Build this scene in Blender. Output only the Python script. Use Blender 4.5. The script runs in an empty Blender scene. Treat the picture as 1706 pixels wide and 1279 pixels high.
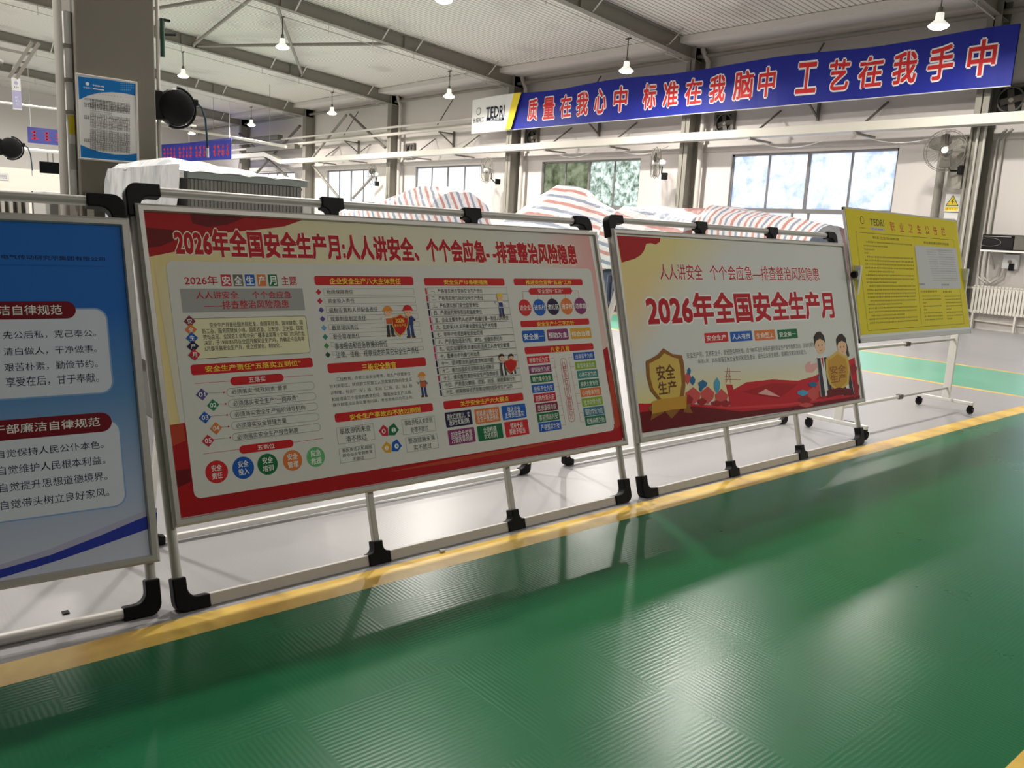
import bpy, bmesh, math, random, json
from mathutils import Vector, Matrix, noise
from math import sin, cos, pi, radians, atan, sqrt, hypot
random.seed(7)
S = bpy.context.scene
COL = S.collection

# ------------------------------------------------------------------ camera, world, exposure
def make_camera():
    yaw, pitch, roll, f = -0.85628999, 0.18010335, 0.05421334, 1392.386
    fw = Vector((sin(yaw) * cos(pitch), cos(yaw) * cos(pitch), -sin(pitch)))
    r = Vector((cos(yaw), -sin(yaw), 0)); u = r.cross(fw)
    r2 = r * cos(roll) + u * sin(roll); u2 = -r * sin(roll) + u * cos(roll)
    cd = bpy.data.cameras.new('camera'); c = bpy.data.objects.new('camera', cd); COL.objects.link(c)
    m = Matrix.Identity(4)
    for i in range(3):
        m[i][0] = r2[i]; m[i][1] = u2[i]; m[i][2] = -fw[i]
    m.translation = Vector((0, 0, 1.65)); c.matrix_world = m
    cd.sensor_fit = 'HORIZONTAL'; cd.sensor_width = 36.0; cd.lens = 36.0 * f / 1706.0
    cd.clip_start = .05; cd.clip_end = 300
    S.camera = c
make_camera()
W = bpy.data.worlds.new('daylight'); S.world = W; W.use_nodes = True
W.node_tree.nodes['Background'].inputs[0].default_value = (.90, .95, 1.0, 1)
W.node_tree.nodes['Background'].inputs[1].default_value = 2.2
S.view_settings.view_transform = 'Standard'; S.view_settings.look = 'None'
S.view_settings.gamma = 1.0; S.view_settings.use_curve_mapping = False
S.view_settings.exposure = -0.1
LAMP_W = 230.0       # each high-bay lamp beyond the boards
LAMP_W_FILL = 6.0   # weak lamps added behind the viewer to fill the board fronts

# ------------------------------------------------------------------ helpers
def lin(c):
    return tuple((x / 255 / 12.92 if x / 255 <= .04045 else ((x / 255 + .055) / 1.055) ** 2.4) for x in c)
MATS = {}
def mat(name, rgb, rough=.5, metal=0.0, spec=.5, emit=0.0, bump=None, noise_amt=0.0, noise_scale=5.0):
    if name in MATS: return MATS[name]
    m = bpy.data.materials.new(name); m.use_nodes = True; MATS[name] = m
    nt = m.node_tree; b = nt.nodes['Principled BSDF']; col = lin(rgb) + (1,)
    b.inputs['Base Color'].default_value = col
    b.inputs['Roughness'].default_value = rough; b.inputs['Metallic'].default_value = metal
    b.inputs['Specular IOR Level'].default_value = spec
    if emit:
        b.inputs['Emission Color'].default_value = col; b.inputs['Emission Strength'].default_value = emit
    if noise_amt or bump:
        tc = nt.nodes.new('ShaderNodeTexCoord'); n = nt.nodes.new('ShaderNodeTexNoise')
        n.inputs['Scale'].default_value = noise_scale; n.inputs['Detail'].default_value = 4
        nt.links.new(tc.outputs['Object'], n.inputs['Vector'])
        if noise_amt:
            mx = nt.nodes.new('ShaderNodeMixRGB'); mx.inputs[1].default_value = tuple(x * (1 - noise_amt) for x in col[:3]) + (1,)
            mx.inputs[2].default_value = tuple(min(1, x * (1 + noise_amt)) for x in col[:3]) + (1,)
            nt.links.new(n.outputs['Fac'], mx.inputs[0]); nt.links.new(mx.outputs[0], b.inputs['Base Color'])
        if bump:
            bp = nt.nodes.new('ShaderNodeBump'); bp.inputs['Strength'].default_value = bump; bp.inputs['Distance'].default_value = .02
            nt.links.new(n.outputs['Fac'], bp.inputs['Height']); nt.links.new(bp.outputs[0], b.inputs['Normal'])
    return m

class MB:
    """collects shapes for one mesh object"""
    def __init__(s): s.v = []; s.f = []; s.mi = []; s.c = []; s.col = None
    def add(s, vs, fs, mi=0):
        o = len(s.v); s.v += [tuple(v) for v in vs]
        for f in fs:
            s.f.append([i + o for i in f]); s.mi.append(mi); s.c.append(s.col)
        return s
    def box(s, a, b, mi=0):
        x0, y0, z0 = (min(a[i], b[i]) for i in range(3)); x1, y1, z1 = (max(a[i], b[i]) for i in range(3))
        return s.add([(x0, y0, z0), (x1, y0, z0), (x1, y1, z0), (x0, y1, z0), (x0, y0, z1), (x1, y0, z1), (x1, y1, z1), (x0, y1, z1)],
              [(0, 3, 2, 1), (4, 5, 6, 7), (0, 1, 5, 4), (1, 2, 6, 5), (2, 3, 7, 6), (3, 0, 4, 7)], mi)
    def bar(s, p, q, w, h, up=(0, 0, 1), mi=0):
        p = Vector(p); q = Vector(q); d = (q - p).normalized(); u = Vector(up); x = d.cross(u)
        if x.length < 1e-4: x = d.cross(Vector((1, 0, 0)))
        x.normalize(); u = x.cross(d).normalized()
        vs = [e + x * (sx * w / 2) + u * (sz * h / 2) for e in (p, q) for sx, sz in ((-1, -1), (1, -1), (1, 1), (-1, 1))]
        return s.add(vs, [(0, 1, 2, 3), (7, 6, 5, 4), (0, 4, 5, 1), (1, 5, 6, 2), (2, 6, 7, 3), (3, 7, 4, 0)], mi)
    def tube(s, pts, r, n=12, mi=0, cap=True):
        pts = [Vector(p) for p in pts]; N = len(pts); rs = r if isinstance(r, (list, tuple)) else [r] * N
        d0 = (pts[1] - pts[0]).normalized(); ref = Vector((0, 0, 1)) if abs(d0.z) < .9 else Vector((1, 0, 0))
        x = d0.cross(ref).normalized(); vs = []
        for i, p in enumerate(pts):
            d = ((pts[min(i + 1, N - 1)] - p).normalized() + (p - pts[max(i - 1, 0)]).normalized())
            d = d.normalized() if d.length > 1e-6 else d0
            x = (x - d * x.dot(d)).normalized(); y = d.cross(x)
            vs += [p + (x * cos(2 * pi * k / n) + y * sin(2 * pi * k / n)) * rs[i] for k in range(n)]
        fs = [(i * n + k, i * n + (k + 1) % n, (i + 1) * n + (k + 1) % n, (i + 1) * n + k) for i in range(N - 1) for k in range(n)]
        if cap: fs += [tuple(range(n))[::-1], tuple((N - 1) * n + k for k in range(n))]
        return s.add(vs, fs, mi)
    def lathe(s, prof, o=(0, 0, 0), axis=(0, 0, 1), n=24, mi=0):
        o = Vector(o); a = Vector(axis).normalized(); x = a.cross(Vector((0, 0, 1)) if abs(a.z) < .9 else Vector((1, 0, 0))).normalized(); y = a.cross(x)
        vs = [o + a * h + (x * cos(2 * pi * k / n) + y * sin(2 * pi * k / n)) * r for r, h in prof for k in range(n)]
        N = len(prof)
        fs = [(i * n + k, i * n + (k + 1) % n, (i + 1) * n + (k + 1) % n, (i + 1) * n + k) for i in range(N - 1) for k in range(n)]
        return s.add(vs, fs, mi)
    def prism(s, poly, d, mi=0, o=(0, 0, 0)):
        """poly in local x,z extruded along y by d"""
        n = len(poly); o = Vector(o)
        vs = [o + Vector((x, 0, z)) for x, z in poly] + [o + Vector((x, d, z)) for x, z in poly]
        fs = [tuple(range(n)), tuple(range(2 * n - 1, n - 1, -1))] + [(i, (i + 1) % n + n if 0 else i + n, (i + 1) % n + n, (i + 1) % n) for i in range(n)]
        return s.add(vs, fs, mi)
    def build(s, name, mats, parent=None, smooth=False, rot=None, loc=None, bevel=0):
        me = bpy.data.meshes.new(name); me.from_pydata(s.v, [], s.f); me.update()
        for m in (mats if isinstance(mats, (list, tuple)) else [mats]): me.materials.append(m)
        me.polygons.foreach_set('material_index', s.mi)
        if s.c and s.c[0] is not None:
            at = me.color_attributes.new('Col', 'FLOAT_COLOR', 'CORNER'); arr = []
            for p, c in zip(me.polygons, s.c):
                if isinstance(c[0], (tuple, list)):
                    for k in range(p.loop_total): arr += list(c[k][:3]) + [1]
                else: arr += (list(c[:3]) + [1]) * p.loop_total
            at.data.foreach_set('color', arr)
        else:
            bm = bmesh.new(); bm.from_mesh(me); bmesh.ops.recalc_face_normals(bm, faces=bm.faces); bm.to_mesh(me); bm.free()
        if smooth:
            me.polygons.foreach_set('use_smooth', [True] * len(me.polygons)); me.set_sharp_from_angle(angle=radians(40))
        o = bpy.data.objects.new(name, me); COL.objects.link(o)
        if parent: o.parent = parent
        if rot: o.rotation_euler = rot
        if loc: o.location = loc
        if bevel:
            b = o.modifiers.new('bevel', 'BEVEL'); b.width = bevel; b.segments = 2; b.limit_method = 'ANGLE'
        return o
def tag(o, label=None, cat=None, group=None, kind=None):
    if label: o['label'] = label
    if cat: o['category'] = cat
    if group: o['group'] = group
    if kind: o['kind'] = kind
    return o
def thing(name, loc, label, cat, group=None, rotz=0):
    o = bpy.data.objects.new(name, None); COL.objects.link(o); o.location = loc; o.rotation_euler = (0, 0, rotz); o.empty_display_size = .1
    return tag(o, label, cat, group)
def struct(name, mb, m, label=None, **k):
    return tag(mb.build(name, m, **k), label, None, None, 'structure')
def copy_tree(o, parent=None):
    c = o.copy(); COL.objects.link(c)
    if parent: c.parent = parent
    for ch in [x for x in o.children]: copy_tree(ch, c)
    return c

# ------------------------------------------------------------------ materials
ALU = mat('brushed_aluminium', (192, 189, 185), .46, .45, noise_amt=.05, noise_scale=30)
ALUW = mat('matt_aluminium', (190, 187, 181), .55, .25, noise_amt=.05, noise_scale=25)
BLK = mat('black_plastic', (9, 10, 12), .5, spec=.2)
RUB = mat('black_rubber', (20, 20, 22), .7)
STEEL = mat('grey_painted_steel', (142, 138, 128), .55, .15, noise_amt=.08, noise_scale=2)
STEELD = mat('dark_grey_steel', (104, 100, 92), .6, .1, noise_amt=.1, noise_scale=2)
STEELL = mat('light_grey_steel', (190, 186, 178), .5, .1, noise_amt=.05)
COLM = mat('olive_grey_paint', (112, 107, 96), .6, .0, noise_amt=.08, noise_scale=1.5)
WALLM = mat('white_wall_paint', (216, 210, 205), .8, noise_amt=.03, noise_scale=.6)
CREAM = mat('cream_enamel', (206, 202, 190), .45)
SHADEW = mat('darkened_unseen_wall', (120, 116, 110), .85)  # for walls out of view, colour darkened to cut their bounce light
WHITE = mat('white_enamel', (232, 231, 226), .4)
LSHADE = mat('glowing_lamp_shade', (250, 246, 238), .4, emit=.7)  # shade given a faint glow of its own to stand for glare
OFFW = mat('white_plastic', (225, 225, 222), .45)
DARK = mat('dark_gap', (30, 30, 30), .8)
GREYP = mat('grey_panel', (122, 122, 118), .5, noise_amt=.04)
LAMPG = mat('lamp_glass', (255, 250, 240), .3, emit=9.0)
PIPEW = mat('pale_pipe_paint', (198, 192, 184), .5)
GLASSK = mat('black_glass', (12, 13, 16), .08)
HOSE = mat('teal_hose', (24, 62, 78), .4)
def nodes(m): return m.node_tree.nodes, m.node_tree.links, m.node_tree.nodes['Principled BSDF']
def ceiling_mat():
    m = mat('ribbed_ceiling_sheet', (232, 228, 220), .55); N, L, b = nodes(m)
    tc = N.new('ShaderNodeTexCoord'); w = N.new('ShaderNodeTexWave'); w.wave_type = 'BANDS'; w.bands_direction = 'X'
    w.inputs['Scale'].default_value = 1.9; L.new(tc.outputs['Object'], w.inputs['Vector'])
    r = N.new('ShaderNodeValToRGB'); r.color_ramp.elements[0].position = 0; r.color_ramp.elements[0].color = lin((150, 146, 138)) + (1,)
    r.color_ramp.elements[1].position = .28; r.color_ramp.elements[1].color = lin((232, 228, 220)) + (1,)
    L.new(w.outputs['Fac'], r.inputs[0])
    n = N.new('ShaderNodeTexNoise'); n.inputs['Scale'].default_value = .5; n.inputs['Detail'].default_value = 5
    L.new(tc.outputs['Object'], n.inputs['Vector'])
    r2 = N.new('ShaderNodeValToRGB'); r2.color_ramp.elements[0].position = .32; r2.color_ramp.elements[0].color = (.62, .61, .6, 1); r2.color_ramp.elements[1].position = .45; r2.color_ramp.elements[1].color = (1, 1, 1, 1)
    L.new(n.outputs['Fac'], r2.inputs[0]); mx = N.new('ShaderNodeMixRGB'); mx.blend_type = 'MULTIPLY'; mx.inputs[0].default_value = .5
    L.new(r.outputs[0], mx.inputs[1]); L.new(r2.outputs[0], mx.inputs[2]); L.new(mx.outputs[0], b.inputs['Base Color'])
    bp = N.new('ShaderNodeBump'); bp.inputs['Strength'].default_value = .5; bp.inputs['Distance'].default_value = .02
    L.new(w.outputs['Fac'], bp.inputs['Height']); L.new(bp.outputs[0], b.inputs['Normal']); return m
CEILM = ceiling_mat()
def floor_mat(name, rgb, rough, ridge, var, spec=.5):
    """epoxy floor: faint worn patches, rolled-in ridges in square patches"""
    m = mat(name, rgb, rough, spec=spec); N, L, b = nodes(m)
    tc = N.new('ShaderNodeTexCoord'); n = N.new('ShaderNodeTexNoise'); n.inputs['Scale'].default_value = 1.1; n.inputs['Detail'].default_value = 6; n.inputs['Roughness'].default_value = .6
    L.new(tc.outputs['Object'], n.inputs['Vector'])
    r = N.new('ShaderNodeValToRGB'); c = lin(rgb)
    r.color_ramp.elements[0].position = .3; r.color_ramp.elements[0].color = tuple(x * (1 - var) for x in c) + (1,)
    r.color_ramp.elements[1].position = .7; r.color_ramp.elements[1].color = tuple(x * (1 + var) for x in c) + (1,)
    L.new(n.outputs['Fac'], r.inputs[0]); L.new(r.outputs[0], b.inputs['Base Color'])
    mr = N.new('ShaderNodeMapRange'); mr.inputs['To Min'].default_value = rough * .88; mr.inputs['To Max'].default_value = rough * 1.14
    L.new(n.outputs['Fac'], mr.inputs[0]); L.new(mr.outputs[0], b.inputs['Roughness'])
    ck = N.new('ShaderNodeTexChecker'); ck.inputs['Scale'].default_value = 1.7; L.new(tc.outputs['Object'], ck.inputs['Vector'])
    ws = []
    for d in ('X', 'Y'):
        w = N.new('ShaderNodeTexWave'); w.bands_direction = d; w.inputs['Scale'].default_value = 16; w.inputs['Distortion'].default_value = 1.2; w.inputs['Detail'].default_value = 1
        L.new(tc.outputs['Object'], w.inputs['Vector']); ws.append(w)
    mx = N.new('ShaderNodeMixRGB'); L.new(ck.outputs['Fac'], mx.inputs[0]); L.new(ws[0].outputs['Color'], mx.inputs[1]); L.new(ws[1].outputs['Color'], mx.inputs[2])
    n2 = N.new('ShaderNodeTexNoise'); n2.inputs['Scale'].default_value = 3.5; n2.inputs['Detail'].default_value = 3; L.new(tc.outputs['Object'], n2.inputs['Vector'])
    ad = N.new('ShaderNodeMixRGB'); ad.blend_type = 'ADD'; ad.inputs[0].default_value = 1.0; L.new(mx.outputs[0], ad.inputs[1])
    sc = N.new('ShaderNodeMixRGB'); sc.blend_type = 'MULTIPLY'; sc.inputs[0].default_value = 1; sc.inputs[2].default_value = (4, 4, 4, 1); L.new(n2.outputs['Fac'], sc.inputs[1]); L.new(sc.outputs[0], ad.inputs[2])
    bp = N.new('ShaderNodeBump'); bp.inputs['Strength'].default_value = ridge; bp.inputs['Distance'].default_value = .004
    L.new(ad.outputs[0], bp.inputs['Height']); L.new(bp.outputs[0], b.inputs['Normal']); return m
GREENF = floor_mat('green_epoxy', (20, 102, 62), .28, .055, .12, .22)
GREYF = floor_mat('grey_epoxy', (156, 154, 156), .33, .03, .012, .4)
LANEF = floor_mat('pale_green_lane_paint', (96, 168, 142), .3, .04, .08)
def yellow_mat():
    m = mat('yellow_line_paint', (226, 184, 70), .4); N, L, b = nodes(m)
    tc = N.new('ShaderNodeTexCoord'); n = N.new('ShaderNodeTexNoise'); n.inputs['Scale'].default_value = 3; n.inputs['Detail'].default_value = 8
    L.new(tc.outputs['Object'], n.inputs['Vector']); r = N.new('ShaderNodeValToRGB')
    r.color_ramp.elements[0].position = .3; r.color_ramp.elements[0].color = lin((196, 150, 52)) + (1,)
    r.color_ramp.elements[1].position = .6; r.color_ramp.elements[1].color = lin((232, 194, 88)) + (1,)
    L.new(n.outputs['Fac'], r.inputs[0]); L.new(r.outputs[0], b.inputs['Base Color']); return m
YELF = yellow_mat()
def print_mat():
    m = mat('printed_sheet', (255, 255, 255), .5, spec=.2); N, L, b = nodes(m)
    a = N.new('ShaderNodeAttribute'); a.attribute_name = 'Col'; L.new(a.outputs['Color'], b.inputs['Base Color']); return m
PRINT = print_mat()
def film_mat():
    m = mat('white_packing_film', (228, 232, 234), .28, spec=.6); N, L, b = nodes(m)
    tc = N.new('ShaderNodeTexCoord'); mp = N.new('ShaderNodeMapping'); mp.inputs['Scale'].default_value = (1, 1.2, .35)
    n = N.new('ShaderNodeTexNoise'); n.inputs['Scale'].default_value = 7; n.inputs['Detail'].default_value = 6; n.inputs['Distortion'].default_value = 1.5
    L.new(tc.outputs['Object'], mp.inputs[0]); L.new(mp.outputs[0], n.inputs['Vector'])
    r = N.new('ShaderNodeValToRGB'); r.color_ramp.elements[0].position = .36; r.color_ramp.elements[0].color = lin((204, 208, 211)) + (1,); r.color_ramp.elements[1].position = .55; r.color_ramp.elements[1].color = lin((240, 242, 242)) + (1,)
    L.new(n.outputs['Fac'], r.inputs[0]); L.new(r.outputs[0], b.inputs['Base Color'])
    bp = N.new('ShaderNodeBump'); bp.inputs['Strength'].default_value = .45; bp.inputs['Distance'].default_value = .03
    L.new(n.outputs['Fac'], bp.inputs['Height']); L.new(bp.outputs[0], b.inputs['Normal']); return m
FILM = film_mat()
def tarp_mat(name, axis, period):
    """woven sheet with red, white and blue stripes"""
    m = mat(name, (230, 225, 225), .45); N, L, b = nodes(m)
    tc = N.new('ShaderNodeTexCoord'); n = N.new('ShaderNodeTexNoise'); n.inputs['Scale'].default_value = 1.6; n.inputs['Detail'].default_value = 3
    L.new(tc.outputs['Object'], n.inputs['Vector'])
    dp = N.new('ShaderNodeVectorMath'); dp.operation = 'DOT_PRODUCT'; dp.inputs[1].default_value = tuple(a / period for a in axis)
    L.new(tc.outputs['Object'], dp.inputs[0])
    s = N.new('ShaderNodeMath'); s.operation = 'MULTIPLY_ADD'; s.inputs[1].default_value = .25; L.new(n.outputs['Fac'], s.inputs[0]); L.new(dp.outputs['Value'], s.inputs[2])
    fr = N.new('ShaderNodeMath'); fr.operation = 'FRACT'; L.new(s.outputs[0], fr.inputs[0])
    r = N.new('ShaderNodeValToRGB'); r.color_ramp.interpolation = 'CONSTANT'; e = r.color_ramp.elements
    e[0].position = 0; e[0].color = lin((184, 181, 183)) + (1,); e[1].position = .22; e[1].color = lin((160, 112, 106)) + (1,)
    for p, c in ((.44, (186, 183, 185)), (.70, (116, 124, 142)), (.90, (184, 181, 183))):
        q = e.new(p); q.color = lin(c) + (1,)
    L.new(fr.outputs[0], r.inputs[0]); L.new(r.outputs[0], b.inputs['Base Color'])
    n2 = N.new('ShaderNodeTexNoise'); n2.inputs['Scale'].default_value = 4; n2.inputs['Detail'].default_value = 5; L.new(tc.outputs['Object'], n2.inputs['Vector'])
    bp = N.new('ShaderNodeBump'); bp.inputs['Strength'].default_value = .7; bp.inputs['Distance'].default_value = .06
    L.new(n2.outputs['Fac'], bp.inputs['Height']); L.new(bp.outputs[0], b.inputs['Normal']); return m
def pane_mat(name, c0, c1, scale, transl=.9, stretch=(1, 1, 1)):
    """patterned frosted film on glass: daylight comes through diffused"""
    m = bpy.data.materials.new(name); m.use_nodes = True; MATS[name] = m
    N, L = m.node_tree.nodes, m.node_tree.links; N.remove(N['Principled BSDF']); out = N['Material Output']
    tc = N.new('ShaderNodeTexCoord'); mp = N.new('ShaderNodeMapping'); mp.inputs['Scale'].default_value = stretch
    n = N.new('ShaderNodeTexNoise'); n.inputs['Scale'].default_value = scale; n.inputs['Detail'].default_value = 9; n.inputs['Roughness'].default_value = .72
    L.new(tc.outputs['Object'], mp.inputs[0]); L.new(mp.outputs[0], n.inputs['Vector'])
    r = N.new('ShaderNodeValToRGB'); r.color_ramp.elements[0].position = .36; r.color_ramp.elements[0].color = lin(c0) + (1,)
    r.color_ramp.elements[1].position = .60; r.color_ramp.elements[1].color = lin(c1) + (1,); L.new(n.outputs['Fac'], r.inputs[0])
    t = N.new('ShaderNodeBsdfTranslucent'); L.new(r.outputs[0], t.inputs[0])
    g = N.new('ShaderNodeBsdfGlossy'); g.inputs['Roughness'].default_value = .12
    mx = N.new('ShaderNodeMixShader'); mx.inputs[0].default_value = .06; L.new(t.outputs[0], mx.inputs[1]); L.new(g.outputs[0], mx.inputs[2])
    L.new(mx.outputs[0], out.inputs[0]); return m
PANE_B = pane_mat('frosted_pane_blue', (206, 214, 236), (250, 251, 255), 2.2)
PANE_W = pane_mat('frosted_pane_white', (232, 234, 240), (255, 255, 255), 1.2)
PANE_G = pane_mat('frosted_pane_foliage', (136, 150, 136), (236, 242, 236), 6)
PANE_D = pane_mat('frosted_pane_dim', (120, 126, 102), (178, 182, 164), 2.4)
# ------------------------------------------------------------------ printing on boards
PAL = {k: lin(v) for k, v in dict(
    white=(245, 245, 242), ink=(42, 42, 44), inkn=(16, 28, 58), inkb=(40, 70, 140), inky=(74, 70, 20), yel=(250, 226, 70), red=(214, 30, 40), tred=(192, 8, 30), hred=(206, 26, 32), crim=(204, 34, 62),
    crim2=(214, 38, 46), mag=(206, 30, 110), gry=(108, 106, 104), gry2=(168, 166, 166), blu=(20, 92, 190), org=(226, 124, 58), grn=(14, 112, 68), lgrn=(104, 186, 120), tgrn=(34, 132, 94), pur=(98, 78, 152), mar=(132, 40, 72),
    mar2=(140, 52, 110), nvy=(32, 24, 68), nvy2=(44, 26, 70), lblu=(110, 170, 215), teal=(52, 136, 130), teal2=(52, 122, 150), dteal=(40, 120, 92), ggrn=(84, 148, 84), dgrn=(20, 86, 62), lime=(140, 176, 50), amb=(226, 168, 46),
    paper=(226, 224, 220), paper2=(224, 224, 222), cream=(238, 218, 158), cream2=(234, 228, 196), cream3=(244, 236, 214), ylw=(236, 222, 150), creamb=(240, 234, 196), peach=(240, 212, 160), pinkish=(236, 176, 172), glow=(246, 240, 208), silk=(176, 16, 22), silkd=(110, 8, 14), rust=(190, 70, 44),
    bred=(206, 30, 44), bred2=(226, 64, 70), petal=(216, 86, 82), petald=(160, 36, 40), lf=(40, 110, 160), lf2=(84, 166, 206), gold=(220, 186, 90), gold2=(206, 154, 50), goldd=(150, 98, 36), brn=(104, 62, 22),
    skin=(240, 196, 160), hair=(52, 34, 28), vest=(214, 96, 48), denim=(44, 62, 120), orange=(236, 146, 50), yellow=(244, 202, 60), boot=(92, 58, 40), shirt=(240, 240, 240), dkv=(48, 50, 62),
    maroon=(124, 20, 34), lblu2=(140, 176, 226), lavw=(226, 230, 246), lav=(172, 190, 226), lav2=(216, 220, 240), lav3=(188, 186, 220), wblue=(50, 66, 176), navy1=(40, 112, 204), blue2=(98, 148, 204),
    ybg=(226, 208, 24), gsheet=(206, 206, 208), gsh2=(150, 150, 156), pblue=(20, 116, 190), bblue=(34, 44, 148), bnred=(214, 50, 52)).items()}
_tc = {}
def text_mesh(s, weight, vert):
    k = (s, weight, vert)
    if k in _tc: return _tc[k]
    cu = bpy.data.curves.new('lettering', 'FONT'); cu.body = '\n'.join(s) if vert else s; cu.size = 1; cu.resolution_u = 2; cu.offset = 0
    if vert: cu.align_x = 'CENTER'; cu.space_line = .82
    o = bpy.data.objects.new('lettering', cu); COL.objects.link(o)
    dg = bpy.context.evaluated_depsgraph_get(); me = bpy.data.meshes.new_from_object(o.evaluated_get(dg))
    vs = [(v.co.x, v.co.y) for v in me.vertices]; fs = [tuple(p.vertices) for p in me.polygons]
    bpy.data.objects.remove(o); bpy.data.curves.remove(cu); bpy.data.meshes.remove(me)
    bb = (min(v[0] for v in vs), min(v[1] for v in vs), max(v[0] for v in vs), max(v[1] for v in vs))
    _tc[k] = (vs, fs, bb); return _tc[k]
def rrect(x0, y0, x1, y1, r, n=6):
    r = min(r, (x1 - x0) / 2, (y1 - y0) / 2)
    if r <= 0: return [(x0, y0), (x1, y0), (x1, y1), (x0, y1)]
    P = []
    for cx, cy, a in ((x0 + r, y0 + r, pi), (x1 - r, y0 + r, 1.5 * pi), (x1 - r, y1 - r, 0), (x0 + r, y1 - r, .5 * pi)):
        P += [(cx + r * cos(a + k * pi / 2 / n), cy + r * sin(a + k * pi / 2 / n)) for k in range(n + 1)]
    return P
def figure(x, y, h, kind, sub):
    """little printed worker or child centred at x,y with height h -> list of flat shapes"""
    P = lambda pts, c: ['P', [[x + a * h, y + b * h] for a, b in pts], c, sub]
    D = lambda a, b, r, c, n=16: ['D', [x + a * h, y + b * h], r * h, c, n, sub]
    half = lambda a, b, r, s=1: [(a + r * cos(t * pi / 10), b + s * r * sin(t * pi / 10)) for t in range(11)]
    o = []
    if kind in ('boy', 'girl', 'dark'):
        if kind == 'girl': o.append(P([(.10, .42), (.17, .30), (.20, .12), (.13, .08), (.08, .25)], 'hair'))
        o += [P([(-.13, .10), (.13, .10), (.18, -.5), (-.18, -.5)], 'shirt'), P([(-.13, .08), (-.05, .08), (-.05, -.5), (-.17, -.5)], 'dkv'), P([(.05, .08), (.13, .08), (.17, -.5), (.05, -.5)], 'dkv'), P([(-.03, .08), (.03, .08), (.0, -.1)], 'hred')]
        o += [D(0, .28, .145, 'skin', 20), P([(-.16, .27), (-.15, .40), (-.06, .47), (.06, .48), (.15, .41), (.165, .27), (.13, .33), (.02, .37), (-.10, .34)], 'hair'), D(-.05, .27, .014, 'hair', 8), D(.055, .27, .014, 'hair', 8), P([(-.04, .20), (.0, .185), (.04, .20), (.0, .195)], 'hred')]
        return o
    hat = {'orange': 'orange', 'red': 'hred', 'yellowvest': 'orange', 'yellow': 'yellow'}[kind]
    body = {'orange': 'shirt', 'red': 'denim', 'yellowvest': 'gry', 'yellow': 'shirt'}[kind]
    leg = 'dkv' if kind == 'orange' else 'denim'
    o += [P([(-.11, -.12), (-.01, -.12), (-.02, -.44), (-.12, -.44)], leg), P([(.01, -.12), (.11, -.12), (.12, -.44), (.02, -.44)], leg)]
    o += [P([(-.15, -.44), (-.02, -.44), (-.02, -.5), (-.15, -.5)], 'boot'), P([(.02, -.44), (.15, -.44), (.15, -.5), (.02, -.5)], 'boot')]
    o += [P([(-.12, .12), (.12, .12), (.13, -.14), (-.13, -.14)], body), P([(-.12, .11), (-.20, -.02), (-.26, .06), (-.22, .09), (-.19, .05), (-.13, .10)], body), P([(.12, .11), (.22, .0), (.15, -.08), (.11, -.03)], body)]
    o += [P([(-.10, .06), (.10, .06), (.11, -.12), (-.11, -.12)], 'vest' if kind in ('orange', 'yellowvest') else 'denim'), D(-.25, .08, .035, 'skin', 10), D(.16, -.06, .035, 'skin', 10)]
    o += [D(0, .22, .125, 'skin', 18), P(half(0, .28, .155), hat), P([(-.18, .27), (.18, .27), (.18, .30), (-.18, .30)], hat), D(-.045, .22, .013, 'hair', 8), D(.045, .22, .013, 'hair', 8), P([(-.04, .16), (0, .14), (.04, .16), (0, .152)], 'hred')]
    return o
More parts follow.
